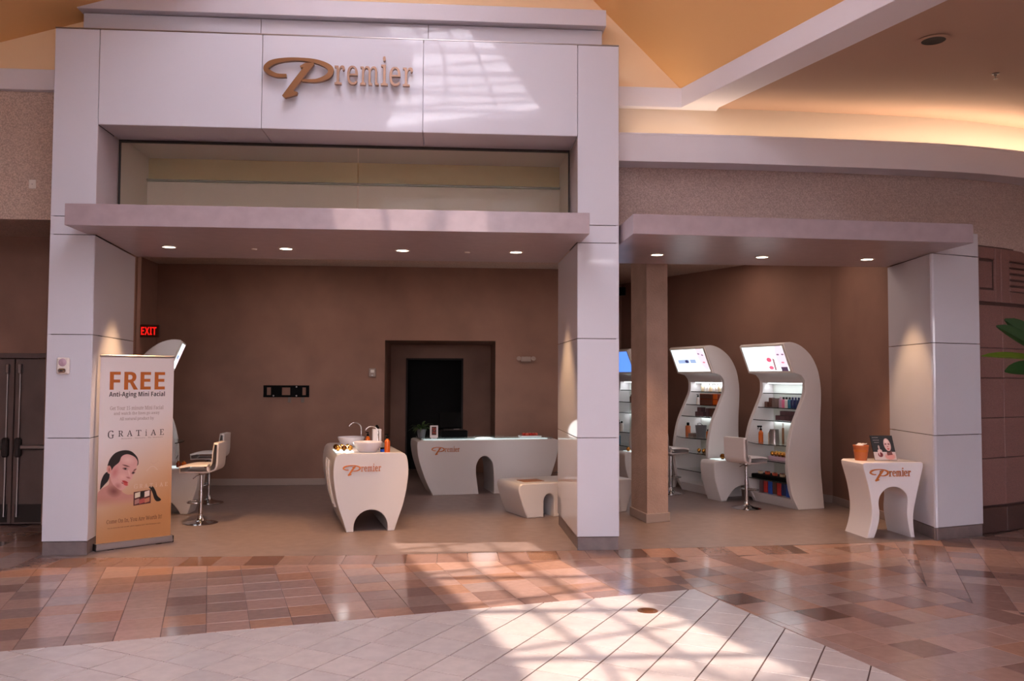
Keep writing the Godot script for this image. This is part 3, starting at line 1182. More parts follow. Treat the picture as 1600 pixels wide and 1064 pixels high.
	g.box(Vector3(9.6, 5.3, 7.5), Vector3(7.2, 0.14, 17))
	g.box(Vector3(2, 2.6, -9.25), Vector3(22.6, 5.6, 0.2))
	g.box(Vector3(-9.2, 2.6, 3.4), Vector3(0.2, 5.6, 25.4))
	g.box(Vector3(13.1, 2.6, 3.4), Vector3(0.2, 5.6, 25.4))
	struct("wall_outer", g, M.tan, "outer walls and roof of the building")
	# ceiling fittings on the right
	var dl := thing("recessed_downlight", "unlit recessed downlight in the lower right ceiling", "light", Vector3(5.62, LC + 0.03, 1.50))
	g = G()
	g.lathe(P2([0.118, 0.0, 0.14, 0.0, 0.158, -0.012, 0.106, -0.012, 0.10, 0.0]), 28)
	part(dl, "trim_ring", g, M.lowceil)
	g = G()
	g.lathe(P2([0, -0.004, 0.107, -0.010]), 24)
	part(dl, "reflector", g, M.dark)
	var sp := thing("sprinkler_head", "small metal sprinkler head on the lower right ceiling", "sprinkler", Vector3(6.75, LC + 0.03, 0.70))
	g = G()
	g.lathe(P2([0, -0.03, 0.012, -0.03, 0.012, -0.01, 0.035, -0.006, 0.035, 0.0, 0, 0.0]), 16)
	part(sp, "cup", g, M.steel)
	g = G()
	g.lathe(P2([0, -0.058, 0.022, -0.058, 0.022, -0.054, 0.004, -0.05, 0.006, -0.03, 0, -0.03]), 14)
	part(sp, "deflector", g, M.steel)


func poly_x(p: PackedVector2Array, z: float) -> float:
	for k in p.size() - 1:
		if z <= p[k + 1].y or k == p.size() - 2:
			return lerpf(p[k].x, p[k + 1].x, (z - p[k].y) / (p[k + 1].y - p[k].y))
	return 0.0


func downlight(at: Vector3, label: String, energy: float, group := "") -> void:
	var o := thing("downlight", label, "light", at, 0.0, group)
	var g := G()
	g.lathe(P2([0.068, 0.0, 0.084, 0.0, 0.086, -0.008, 0.068, -0.008, 0.066, 0.0]), 28)
	part(o, "trim_ring", g, M.lamp_ring)
	g = G()
	g.lathe(P2([0, -0.006, 0.067, -0.006]), 24)
	part(o, "lens", g, M.lamp)
	var l := SpotLight3D.new()
	put(l, "beam", o)
	l.position = Vector3(0, -0.03, 0)
	l.rotation_degrees.x = -90
	l.spot_angle = 36
	l.spot_angle_attenuation = 0.5
	l.spot_range = 14
	l.spot_attenuation = 2
	l.light_color = Color(1.0, 0.80, 0.58)
	l.light_energy = energy
	l.light_size = 0.06
	l.shadow_enabled = true


func portal() -> void:
	var w := shell("wall_front", "tall white glossy panelled portal framing the shop front")
	var g := G()
	# core behind the panels
	for s in [-1.0, 1.0]:
		var k: float = s
		g.box(Vector3(k * 2.735 - (0.055 if k < 0.0 else 0.0), 2.77, -0.42), Vector3(0.41 if k > 0.0 else 0.30, 5.27, 0.78))
	g.box(Vector3(2.735, 1.70, -1.22), Vector3(0.41, 3.12, 0.85))
	g.prism(P2([-2.94, -0.5, -2.60, -0.5, -2.705, -1.62, -2.94, -1.62]), 0.14, 3.26)
	part(w, "core", g, M.joint)
	part(w, "core", gbox(Vector3(0, 4.915, -0.33), Vector3(5.06, 0.95, 0.60)), M.trim)
	var ys := [0.14, 1.182, 2.236, 3.262, 3.452]
	for s in [-1.0, 1.0]:
		var x0: float = -2.95 if s < 0 else 2.50
		var x1: float = -2.50 if s < 0 else 2.95
		g = G()
		vpanel(g, Vector2(x0 + 0.006, -0.012), Vector2(x1 - 0.006, -0.012), 0.0, 0.136, 0.02)
		vpanel(g, Vector2(-2.512, -0.012) if s < 0 else Vector2(2.512, -1.63), Vector2(-2.68, -1.63) if s < 0 else Vector2(2.512, -0.012), 0.0, 0.136, 0.02)
		part(w, "plinth", g, M.plinth)
		for k in 5:
			var y1: float = 5.412 if k == 4 else ys[k + 1]
			g = G()
			vpanel(g, Vector2(x0, 0), Vector2(x1, 0), ys[k], y1, 0.03, 0.002, 0.007)
			part(w, "panel", g, M.panel)
		for k in 3:
			g = G()
			if s < 0:
				vpanel(g, Vector2(-2.50, -0.004), Vector2(-2.67, -1.64), ys[k], ys[k + 1], 0.03, 0.002, 0.007)
			else:
				vpanel(g, Vector2(2.50, -1.64), Vector2(2.50, -0.004), ys[k], ys[k + 1], 0.03, 0.002, 0.007)
			part(w, "panel", g, M.panel)
		# cheeks of the upper window
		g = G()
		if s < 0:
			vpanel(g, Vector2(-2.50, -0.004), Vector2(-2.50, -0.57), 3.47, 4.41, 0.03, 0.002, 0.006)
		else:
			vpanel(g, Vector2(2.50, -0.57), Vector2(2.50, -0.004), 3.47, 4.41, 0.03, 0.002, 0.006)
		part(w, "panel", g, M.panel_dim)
		# outer sides
		g = G()
		if s < 0:
			vpanel(g, Vector2(-2.95, -0.78), Vector2(-2.95, -0.004), 0.14, 5.412, 0.03, 0.002, 0.006)
		else:
			vpanel(g, Vector2(2.95, -0.004), Vector2(2.95, -0.78), 0.14, 5.412, 0.03, 0.002, 0.006)
		part(w, "panel", g, M.panel)
	for k in 3:
		g = G()
		vpanel(g, Vector2(2.95, -0.79), Vector2(2.95, -1.64), ys[k], ys[k + 1], 0.03, 0.002, 0.007)
		part(w, "panel", g, M.panel)
	var xs := [-2.50, -0.842, 0.842, 2.50]
	for k in 3:
		g = G()
		vpanel(g, Vector2(xs[k], 0), Vector2(xs[k + 1], 0), 4.412, 5.412, 0.03, 0.002, 0.006)
		part(w, "panel", g, M.panel)
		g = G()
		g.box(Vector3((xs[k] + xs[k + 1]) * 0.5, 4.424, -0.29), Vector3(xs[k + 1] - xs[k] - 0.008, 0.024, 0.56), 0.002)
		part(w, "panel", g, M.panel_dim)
	g = G()
	g.box(Vector3(0, 5.418, -0.2), Vector3(5.9, 0.012, 0.40))
	part(w, "capping", g, M.steel)
	# set-back course and cornice slab over the portal
	g = G()
	g.box(Vector3(0, 5.58, -0.62), Vector3(5.66, 0.33, 0.40))
	part(w, "core", g, M.joint)
	var cx := [-2.84, -0.95, 0.88, 2.84]
	for k in 3:
		g = G()
		vpanel(g, Vector2(cx[k], -0.40), Vector2(cx[k + 1], -0.40), 5.424, 5.745, 0.02, 0.002, 0.006)
		part(w, "panel", g, M.panel)
	var c := G()
	c.box(Vector3(0, 5.842, -0.80), Vector3(5.73, 0.185, 1.02), 0.004)
	struct("trim_5", c, M.cornice, "white cornice slab along the top of the portal")
	# canopy slab of the portal
	g = G()
	g.prism(P2([-2.66, -1.65, -2.495, 0.004, -2.57, 0.004, -2.57, 0.55, 2.54, 0.55, 2.54, 0.004, 2.495, 0.004, 2.495, -1.65]), 3.266, 3.478, 0.003)
	struct("trim_6", g, M.canopy, "thin plastered canopy slab inside the portal")
	var dx := [-2.0, -0.71, 0.60, 1.90]
	var nm := ["leftmost", "second from left", "third from left", "rightmost"]
	for k in 4:
		downlight(Vector3(dx[k], 3.266, -0.77), "lit round downlight, %s of the four in the portal canopy" % nm[k], 5.5 if k % 3 == 0 else 2.4, "portal canopy downlights")
	for k in 2:
		g = G()
		g.lathe(P2([0, -0.01, 0.028, -0.01, 0.034, 0.0, 0, 0.0]), 16)
		single("ceiling_sensor", g, M.lamp_ring, ["small round cap in the portal canopy between its two left lights", "small round cap in the portal canopy left of its rightmost light"][k], "sensor", Vector3([-1.08, 1.34][k], 3.266, -0.85))
	# upper window: pane, frame, what lies behind
	var win := shell("window_2", "long clear window above the portal canopy")
	for k in 2:
		g = G()
		g.box(Vector3([-1.195, 1.305][k], 3.943, -0.585), Vector3([2.585, 2.385][k], 0.93, 0.012), 0.001)
		part(win, "pane", g, M.window)
	g = G()
	g.box(Vector3(0, 4.398, -0.585), Vector3(4.99, 0.022, 0.05))
	g.box(Vector3(-2.488, 3.94, -0.585), Vector3(0.016, 0.92, 0.03))
	g.box(Vector3(2.488, 3.94, -0.585), Vector3(0.016, 0.92, 0.03))
	part(win, "frame", g, M.dark)
	var b := shell("wall_bulkhead", "tan bulkhead box seen through the upper window")
	g = G()
	g.box(Vector3(0, 3.82, -1.54), Vector3(5.0, 0.70, 0.08))
	part(b, "lower_panel", g, M.tan_plain)
	g = G()
	g.box(Vector3(0, 4.172, -1.52), Vector3(5.0, 0.022, 0.13))
	part(b, "ledge", g, M.greybrown)
	g = G()
	g.box(Vector3(0, 4.32, -1.56), Vector3(5.0, 0.29, 0.06))
	part(b, "upper_panel", g, M.olive)
	g = G()
	g.box(Vector3(0, 4.475, -1.08), Vector3(5.0, 0.05, 0.96))
	part(b, "soffit", g, M.tan_plain)
	for s in [-1.0, 1.0]:
		var q: float = s
		g = G()
		g.box(Vector3(q * 2.53, 3.96, -1.09), Vector3(0.06, 1.0, 0.98))
		part(b, "cheek", g, M.tan_plain)


func right_bay() -> void:
	var g := G()
	g.prism(P2([2.975, -1.62, 2.975, 0.60, 6.68, 0.38, 6.68, -0.36, 6.75, -1.62]), 3.266, 3.47, 0.003)
	struct("trim_7", g, M.canopy, "thin plastered canopy slab over the right bay")
	var dx := [3.56, 4.84, 6.16]
	var nm := ["leftmost", "middle", "rightmost"]
	for k in 3:
		downlight(Vector3(dx[k], 3.266, -0.80 - 0.06 * k), "lit round downlight, %s of the three in the right canopy" % nm[k], 2.6, "right canopy downlights")
	# clad pillar at the right end
	var a := Vector2(6.63, -0.34)
	var b := Vector2(7.36, -0.60)
	var c := Vector2(6.78, -1.62)
	var w := shell("clad_pillar", "white panelled pillar at the right end of the shop front")
	g = G()
	g.prism(PackedVector2Array([a + Vector2(0.03, -0.04), b + Vector2(-0.02, -0.03), Vector2(7.30, -1.62), c + Vector2(0.04, 0)]), 0.0, 3.54)
	part(w, "core", g, M.joint)
	var ys := [0.14, 1.182, 2.236, 3.262, 3.54]
	for k in 4:
		g = G()
		vpanel(g, a, b, ys[k], ys[k + 1], 0.03, 0.002, 0.008)
		part(w, "panel", g, M.panel)
		if k < 3:
			g = G()
			vpanel(g, c, a, ys[k], ys[k + 1], 0.03, 0.002, 0.008)
			part(w, "panel", g, M.panel)
	g = G()
	vpanel(g, a + Vector2(0.0, -0.012), b + Vector2(-0.006, -0.012), 0.0, 0.136, 0.02)
	vpanel(g, c + Vector2(0.012, 0), a + Vector2(0.012, -0.008), 0.0, 0.136, 0.02)
	part(w, "plinth", g, M.plinth)
	# neighbour's granite front
	var st := shell("wall_neighbour", "brown granite block front beyond the clad pillar")
	var p0 := Vector2(7.37, -0.72)
	var p1 := Vector2(7.86, -0.93)
	var p2 := Vector2(8.60, -1.32)
	var p3 := Vector2(10.2, -2.25)
	g = G()
	g.prism(PackedVector2Array([p0 + Vector2(0, -0.03), p1 + Vector2(0, -0.03), p2 + Vector2(0, -0.03), p3, p3 + Vector2(-0.4, -0.6), p0 + Vector2(0, -0.7)]), 0.0, 3.44)
	part(st, "core", g, M.granite_dark)
	var gy := [0.32, 0.88, 1.36, 1.84, 2.20, 2.72]
	var runs := [[p0, p1], [p1, p2], [p2, p3]]
	for r in runs:
		g = G()
		vpanel(g, r[0] + Vector2(0, 0.02), r[1] + Vector2(0, 0.02), 0.0, 0.30, 0.05, 0.006, 0.004)
		part(st, "block", g, M.granite_dark)
		for k in 5:
			g = G()
			vpanel(g, r[0], r[1], gy[k], gy[k + 1], 0.04, 0.004, 0.008)
			part(st, "block", g, M.granite)
		# carved frame block above
		g = G()
		var u: Vector2 = (r[1] - r[0])
		vpanel(g, r[0], r[0] + u * 0.22, 2.76, 3.42, 0.05, 0.006)
		vpanel(g, r[0] + u * 0.78, r[1] - u * 0.02, 2.76, 3.42, 0.05, 0.006)
		vpanel(g, r[0] + u * 0.22, r[0] + u * 0.78, 3.28, 3.42, 0.05, 0.006)
		vpanel(g, r[0] + u * 0.22, r[0] + u * 0.78, 2.76, 2.90, 0.05, 0.006)
		if r[0] == p0:
			vpanel(g, r[0] + u * 0.27 + Vector2(-0.01, -0.02), r[0] + u * 0.73 + Vector2(-0.01, -0.02), 2.93, 3.25, 0.02, 0.004)
		else:
			for k in 5:
				var lg := G()
				vpanel(lg, r[0] + u * 0.24, r[0] + u * 0.76, 2.91 + 0.075 * k, 2.96 + 0.075 * k, 0.04, 0.008)
				part(st, "louvre", lg, M.granite)
		part(st, "carved_block", g, M.granite)


func shop_shell() -> void:
	var g := G()
	# back wall with the door recess
	var zb := -5.76
	var w := shell("wall_back", "brown plastered back wall of the shop with a door recess")
	g = G()
	g.box(Vector3(-1.95, 1.85, zb - 0.1), Vector3(4.0, 3.72, 0.2))
	g.box(Vector3(2.74, 1.85, zb - 0.1), Vector3(1.60, 3.72, 0.2))
	g.box(Vector3(0.99, 3.08, zb - 0.1), Vector3(1.90, 1.26, 0.2))
	part(w, "plaster", g, M.taupe)
	g = G()
	g.box(Vector3(2.04, 1.24, zb - 1.1), Vector3(0.18, 2.48, 1.85))
	g.box(Vector3(-0.06, 1.24, zb - 1.1), Vector3(0.18, 2.48, 1.85))
	g.box(Vector3(0.99, 2.51, zb - 1.1), Vector3(2.2, 0.12, 1.85))
	part(w, "recess_lining", g, M.taupe)
	g = G()
	g.box(Vector3(0.14, 1.24, -7.70), Vector3(0.36, 2.48, 0.14))
	g.box(Vector3(1.70, 1.24, -7.70), Vector3(0.56, 2.48, 0.14))
	g.box(Vector3(0.87, 2.34, -7.70), Vector3(1.10, 0.30, 0.14))
	part(w, "recess_wall", g, M.taupe)
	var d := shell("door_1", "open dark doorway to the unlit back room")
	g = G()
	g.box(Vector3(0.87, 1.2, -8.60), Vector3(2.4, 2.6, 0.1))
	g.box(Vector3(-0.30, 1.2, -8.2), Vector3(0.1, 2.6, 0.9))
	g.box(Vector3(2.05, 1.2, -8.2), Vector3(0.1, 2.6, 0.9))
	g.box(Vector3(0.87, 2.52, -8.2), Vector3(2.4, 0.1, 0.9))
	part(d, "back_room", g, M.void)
	g = G()
	g.box(Vector3(0.335, 1.09, -7.70), Vector3(0.03, 2.18, 0.16))
	g.box(Vector3(1.405, 1.09, -7.70), Vector3(0.03, 2.18, 0.16))
	g.box(Vector3(0.87, 2.175, -7.70), Vector3(1.10, 0.03, 0.16))
	part(d, "frame", g, M.dark)
	# right part: return, deep back wall, diagonal and side wall
	g = G()
	vpanel(g, Vector2(3.54, zb), Vector2(3.54, -7.95), 0.0, 3.72, 0.18)
	vpanel(g, Vector2(3.40, -7.95), Vector2(5.0, -7.95), 0.0, 3.72, 0.18)
	vpanel(g, Vector2(4.55, -8.0), Vector2(6.82, -3.25), 0.0, 3.72, 0.18)
	vpanel(g, Vector2(6.78, -3.30), Vector2(6.78, -1.55), 0.0, 3.72, 0.18)
	struct("wall_shop", g, M.taupe, "brown plastered right wall of the shop behind the shelf units")
	g = G()
	vpanel(g, Vector2(-3.75, -2.0), Vector2(-3.75, zb - 0.1), 0.0, 3.72, 0.18)
	vpanel(g, Vector2(-2.72, -2.0), Vector2(-3.80, -2.0), 0.0, 3.72, 0.12)
	struct("wall_west", g, M.taupe, "brown plastered left wall of the shop")
	g = G()
	g.box(Vector3(1.6, 3.76, -4.9), Vector3(11.2, 0.1, 6.7))
	struct("ceiling", g, M.tan, "plain ceiling inside the shop")
	# recessed ceiling panels of the shop, above the line of sight
	for p in [[-1.3, -2.9], [1.7, -3.3], [-1.3, -4.5], [1.1, -4.2], [4.7, -2.6], [4.3, -3.9], [6.0, -2.3], [5.5, -4.2]]:
		var c2 := thing("ceiling_panel", "lit square panel in the shop ceiling over %s" % ["the bar stools", "the wash counter", "the back wall bracket", "the reception counter", "the column", "the side tables", "the right shelf unit", "the middle shelf unit"][int(counts.get(str(get_instance_id()) + "ceiling_panel", 0))], "light", Vector3(p[0], 3.71, p[1]), 0.0, "shop ceiling panels")
		part(c2, "frame", gbox(Vector3(0, -0.008, 0), Vector3(0.62, 0.016, 0.62), 0.004), M.lamp_ring)
		part(c2, "diffuser", gbox(Vector3(0, -0.018, 0), Vector3(0.56, 0.006, 0.56), 0.002), M.panel_lamp)
		var al := AreaLight3D.new()
		put(al, "panel_light", c2)
		al.area_size = Vector2(0.56, 0.56)
		al.position = Vector3(0, -0.03, 0)
		al.rotation_degrees.x = -90
		al.light_color = Color(1.0, 0.90, 0.83)
		al.light_energy = PANEL
		al.area_range = 14
		al.shadow_enabled = true
	# baseboards
	g = G()
	g.box(Vector3(-1.85, 0.055, zb + 0.008), Vector3(3.8, 0.11, 0.016), 0.004)
	g.box(Vector3(2.74, 0.055, zb + 0.008), Vector3(1.58, 0.11, 0.016), 0.004)
	struct("baseboard_back", g, M.baseboard, "pale baseboard along the back wall")
	g = G()
	vpanel(g, Vector2(6.764, -3.28), Vector2(6.764, -1.62), 0.0, 0.11, 0.016, 0.004)
	vpanel(g, Vector2(4.57, -7.9), Vector2(6.80, -3.24), 0.0, 0.11, 0.016, 0.004)
	struct("baseboard_right", g, M.baseboard, "pale baseboard along the right wall")
	# free column
	var c := shell("column", "plastered square column standing inside the right bay")
	g = G()
	var cp := P2([3.64, -1.69, 3.94, -1.81, 3.87, -2.42, 3.57, -2.30])
	g.prism(cp, 0.0, 3.72, 0.008)
	part(c, "shaft", g, M.column)
	g = G()
	g.prism(P2([3.625, -1.668, 3.962, -1.80, 3.89, -2.45, 3.55, -2.318]), 0.0, 0.115, 0.006)
	part(c, "baseboard", g, M.baseboard)
	# dark duct mouth high on the wall
	g = G()
	g.box(Vector3(4.30, 3.55, -7.88), Vector3(1.0, 0.16, 0.12), 0.01)
	struct("air_duct", g, M.black, "black air slot high on the wall right of the portal")


func left_recess() -> void:
	# wall over the service recess at the left, and its doors
	var g := G()
	g.box(Vector3(-5.9, 4.24, -0.76), Vector3(5.95, 1.42, 0.16))
	struct("wall_upper", g, M.tan, "tan wall above the dark service recess at the left")
	g = G()
	g.box(Vector3(-5.9, 3.58, -1.40), Vector3(5.95, 0.10, 1.24))
	struct("ceiling", g, M.tan, "ceiling of the dark service recess")
	g = G()
	g.box(Vector3(-6.9, 1.78, -1.97), Vector3(3.55, 3.55, 0.14))
	g.box(Vector3(-4.2, 2.81, -1.97), Vector3(1.9, 1.50, 0.14))
	g.box(Vector3(-3.14, 1.78, -1.97), Vector3(0.26, 3.55, 0.14))
	struct("wall_recess", g, M.taupe, "brown wall round the grey double doors in the recess")
	g = G()
	g.box(Vector3(-2.84, 1.77, -1.42), Vector3(0.20, 3.54, 1.16))
	struct("wall_recess_side", g, M.taupe, "side wall of the recess behind the left pier")
	var d := shell("door_2", "grey double service doors with panic bars in the recess")
	g = G()
	g.box(Vector3(-4.17, 2.06, -1.93), Vector3(1.86, 0.06, 0.10), 0.004)
	g.box(Vector3(-5.09, 1.02, -1.93), Vector3(0.06, 2.04, 0.10), 0.004)
	g.box(Vector3(-3.27, 1.02, -1.93), Vector3(0.06, 2.04, 0.10), 0.004)
	part(d, "frame", g, M.door)
	for s in [-1.0, 1.0]:
		var k: float = s
		var cx := -4.17 + k * 0.443
		g = G()
		g.box(Vector3(cx, 1.015, -1.94), Vector3(0.872, 2.01, 0.045), 0.004)
		part(d, "leaf", g, M.door)
		g = G()
		g.box(Vector3(cx, 0.14, -1.912), Vector3(0.80, 0.22, 0.012), 0.003)
		part(d, "kick_plate", g, M.dark)
		g = G()
		var ix := -4.17 + k * 0.075
		g.rod(Vector3(ix, 0.10, -1.895), Vector3(ix, 0.84, -1.895), 0.014)
		g.rod(Vector3(ix, 1.02, -1.895), Vector3(ix, 1.96, -1.895), 0.010)
		g.box(Vector3(ix, 1.90, -1.895), Vector3(0.045, 0.12, 0.05), 0.01)
		part(d, "latch_rod", g, M.steel)
		g = G()
		g.box(Vector3(ix, 0.94, -1.885), Vector3(0.075, 0.24, 0.075), 0.02)
		part(d, "latch_case", g, M.dark)
		g = G()
		g.box(Vector3(-4.17 + k * 0.46, 0.945, -1.87), Vector3(0.70, 0.055, 0.045), 0.012)
		g.box(Vector3(-4.17 + k * 0.80, 0.945, -1.895), Vector3(0.06, 0.09, 0.06), 0.012)
		part(d, "push_bar", g, M.steel)


# ---------------------------------------------------------------- things
func shop_sign() -> void:
	var o := thing("wall_sign", "large bronze raised shop name on the white panels above the entrance", "sign", Vector3(-0.815, 4.877, 0.0))
	shop_name(o, Transform3D(Basis.IDENTITY, Vector3(0, 0, 0.045)), 1.0, 0.045, M.bronze, M.bronze_letter, "letter")
	var g: Geo
	for p in V([0.03, 0.135, 0.57, 0.226, 0.42, 0.09, 0.27, -0.10, 0.775, 0.04, 0.93, 0.02, 1.05, 0.04, 1.15, 0.04, 1.25, 0.04, 1.37, 0.02, 1.485, 0.04]):
		g = G()
		g.rod(Vector3(p.x, p.y, 0.0), Vector3(p.x, p.y, 0.05), 0.006, -1.0, 8)
		part(o, "standoff", g, M.steel)


func wash_station() -> void:
	var at := Vector3(-0.04, 0, -1.19)
	var turn := 12.0
	var o := thing("wash_station", "long white wash counter on curved sides with an arched foot and two basins", "counter", at, turn)
	var out := V([0.56, 0.0, 0.605, 0.14, 0.665, 0.32, 0.705, 0.52, 0.722, 0.70, 0.712, 0.82])
	var pl := PackedVector2Array()
	pl.append(Vector2(0.08, 0.0))
	for k in 15:
		var a := PI - PI * k / 14.0
		pl.append(Vector2(0.28 + 0.20 * cos(a), 0.05 + 0.205 * sin(a)))
	pl.append(Vector2(0.48, 0.0))
	var rside := spl(out, 5)
	pl.append_array(rside)
	pl.append_array(spl(V([0.70, 0.87, 0.675, 0.905, 0.63, 0.92]), 4))
	pl.append_array(spl(V([-0.07, 0.92, -0.115, 0.905, -0.14, 0.87]), 4))
	var lside := PackedVector2Array()
	for p in rside:
		lside.append(Vector2(0.56 - p.x, p.y))
	lside.reverse()
	pl.append_array(lside)
	var g := G()
	g.extrude(pl, -1.75, 0.0, 0.006, 50)
	part(o, "body", g, M.white)
	# door leaf with slot on the left side, following the curve
	var seg := PackedVector2Array()
	for p in lside:
		if p.y > 0.2 and p.y < 0.8:
			seg.append(p)
	for e in [[-1.10, -0.62, 0.010, "side_door", M.white], [-1.02, -0.985, 0.016, "handle_slot", M.black], [-0.70, -0.668, 0.016, "handle_slot", M.black], [-0.975, -0.955, 0.02, "slot_rim", M.pale], [-0.655, -0.635, 0.02, "slot_rim", M.pale]]:
		var r := PackedVector2Array()
		var hi: PackedVector2Array = seg
		for k in hi.size():
			r.append(hi[k] + Vector2(-float(e[2]), 0))
		for k in hi.size():
			r.append(hi[hi.size() - 1 - k] + Vector2(0.01, 0))
		g = G()
		g.extrude(r, e[0], e[1], 0.002, 60)
		part(o, e[3], g, e[4])
	shop_name(o, Transform3D(Basis.IDENTITY, Vector3(-0.055, 0.705, 0.0)), 0.29, 0.012, M.copper, M.copper, "lettering")
	g = G()
	g.box(Vector3(-0.02, 0.924, -0.34), Vector3(0.22, 0.006, 0.46), 0.002)
	part(o, "lit_tray", g, M.lit_top)
	var tl := OmniLight3D.new()
	put(tl, "tray_glow", o)
	tl.position = Vector3(0.01, 0.99, -0.42)
	tl.light_energy = 0.05
	tl.light_size = 0.08
	tl.omni_range = 5
	tl.omni_attenuation = 2
	tl.shadow_enabled = true
	var f := o.transform
	# basins and taps
	for k in 2:
		var p: Vector3 = [Vector3(0.255, 0.92, -0.16), Vector3(0.15, 0.92, -1.09)][k]
		var b := thing("basin", ["white bowl basin at the front end of the wash counter", "white bowl basin at the far end of the wash counter"][k], "basin", f * p, turn, "basins on the wash counter")
		g = G()
		g.lathe(spl(V([0, 0.0, 0.09, 0.0, 0.108, 0.008, 0.142, 0.045, 0.164, 0.085, 0.174, 0.118, 0.167, 0.120, 0.156, 0.09, 0.132, 0.052, 0.09, 0.022, 0, 0.016]), 3), 36, 70)
		part(b, "bowl", g, M.white_gloss)
		g = G()
		g.lathe(P2([0, 0.019, 0.022, 0.019, 0.022, 0.023, 0, 0.024]), 16)
		part(b, "drain", g, M.chrome)
		var t := thing("faucet", ["arched chrome tap behind the front basin", "arched chrome tap behind the far basin"][k], "tap", f * (p + Vector3(0.15, 0, -0.19)), turn, "taps on the wash counter")
		g = G()
		g.lathe(P2([0, 0, 0.028, 0.0, 0.028, 0.008, 0.014, 0.016, 0, 0.016]), 18)
		part(t, "base", g, M.chrome)
		g = G()
		var path := PackedVector3Array()
		path.append(Vector3(0, 0.01, 0))
		path.append(Vector3(0, 0.21, 0))
		for q in 9:
			var a := PI * q / 8.0 * 0.86
			path.append(Vector3(-0.085 + 0.085 * cos(a), 0.21 + 0.085 * sin(a), 0.0))
		g.tube(path, 0.009, 10)
		part(t, "spout", g, M.chrome)
		g = G()
		g.rod(Vector3(0, 0.05, 0), Vector3(0.0, 0.065, 0.06), 0.006)
		part(t, "lever", g, M.chrome)
	# bottles, dispenser, balls
	spray("pump_bottle", "orange pump bottle with black top beside the front basin", f * Vector3(0.475, 0.92, -0.07), M.orange, 0.19, 0.034)
	spray("pump_bottle", "small orange bottle with black top between the two basins", f * Vector3(0.335, 0.92, -0.84), M.orange, 0.17, 0.03)
	var dp := thing("tall_dispenser", "tall white square dispenser with black knob between the basins", "dispenser", f * Vector3(0.44, 0.92, -0.78), turn)
	g = gbox(Vector3(0, 0.12, 0), Vector3(0.11, 0.24, 0.10), 0.008)
	part(dp, "body", g, M.white_gloss)
	g = G()
	g.lathe(P2([0, 0.24, 0.028, 0.24, 0.03, 0.26, 0.016, 0.275, 0.012, 0.288, 0, 0.29]), 18)
	part(dp, "knob", g, M.black)
	var j := thing("cream_jar", "small blue jar with black lid in front of the tall orange bottle", "jar", f * Vector3(0.435, 0.92, -0.12), turn)
	g = G()
	g.lathe(P2([0, 0, 0.036, 0, 0.036, 0.035, 0, 0.035]), 20)
	part(j, "jar", g, M.blue)
	g = G()
	g.lathe(P2([0, 0.035, 0.037, 0.035, 0.037, 0.052, 0, 0.054]), 20)
	part(j, "lid", g, M.black)
	for k in 6:
		gold_ball(f * Vector3(-0.085 + 0.072 * (k % 3) - 0.01 * (k / 3), 0.927, -0.30 - 0.17 * (k / 3)), 0.034, M.dark_gold if k % 2 else M.gold, "gold ball jar on the lit wash counter tray, %s row, %s" % [["front", "back"][k / 3], ["left", "middle", "right"][k % 3]], "gold ball jars on the wash counter")


func nth(k: int) -> String:
	return ["first", "second", "third", "fourth", "fifth", "sixth", "seventh", "eighth", "ninth", "tenth"][k]


func gold_ball(at: Vector3, r: float, m: Material, label: String, group: String) -> void:
	var o := thing("ball_jar", label, "jar", at, 0.0, group)
	var g := G()
	g.lathe(P2([0, 0, r * 0.55, 0, r * 0.5, r * 0.12, 0, r * 0.12]), 14)
	part(o, "foot", g, M.brown)
	g = G()
	g.ball(Vector3(0, r * 1.05, 0), r, 18)
	part(o, "ball", g, m)


func spray(called: String, label: String, at: Vector3, m: Material, h: float, r: float, trigger := false, group := "") -> void:
	var o := thing(called, label, "bottle", at, 0.0, group)
	var g := G()
	g.lathe(spl(V([0, 0, r * 0.95, 0, r, 0.006, r, h * 0.62, r * 0.9, h * 0.72, r * 0.42, h * 0.82, r * 0.40, h * 0.86, 0, h * 0.86]), 2), 18)
	part(o, "bottle", g, m)
	g = G()
	g.lathe(P2([0, h * 0.86, r * 0.5, h * 0.86, r * 0.5, h * 0.97, r * 0.2, h * 1.0, r * 0.2, h * 1.1, 0, h * 1.1]), 14)
	if trigger:
		g.box(Vector3(-r * 0.5, h * 1.14, 0), Vector3(r * 2.0, h * 0.12, r * 0.6), 0.003)
		g.rod(Vector3(-r * 1.0, h * 1.1, 0), Vector3(-r * 1.3, h * 0.92, 0), 0.004)
	else:
		g.box(Vector3(-r * 0.3, h * 1.12, 0), Vector3(r * 1.3, h * 0.06, r * 0.5), 0.002)
	part(o, "pump", g, M.black)


func arch_side(x0: float, x1: float, hgt: float, lift := 0.0, n := 12) -> PackedVector2Array:
	# from left foot of the arch over to the right foot
	var out := PackedVector2Array()
	var r := (x1 - x0) * 0.5
	out.append(Vector2(x0, 0))
	for k in n + 1:
		var a := PI - PI * k / n
		out.append(Vector2(x0 + r + r * cos(a), lift + (hgt - lift) * sin(a)))
	out.append(Vector2(x1, 0))
	return out


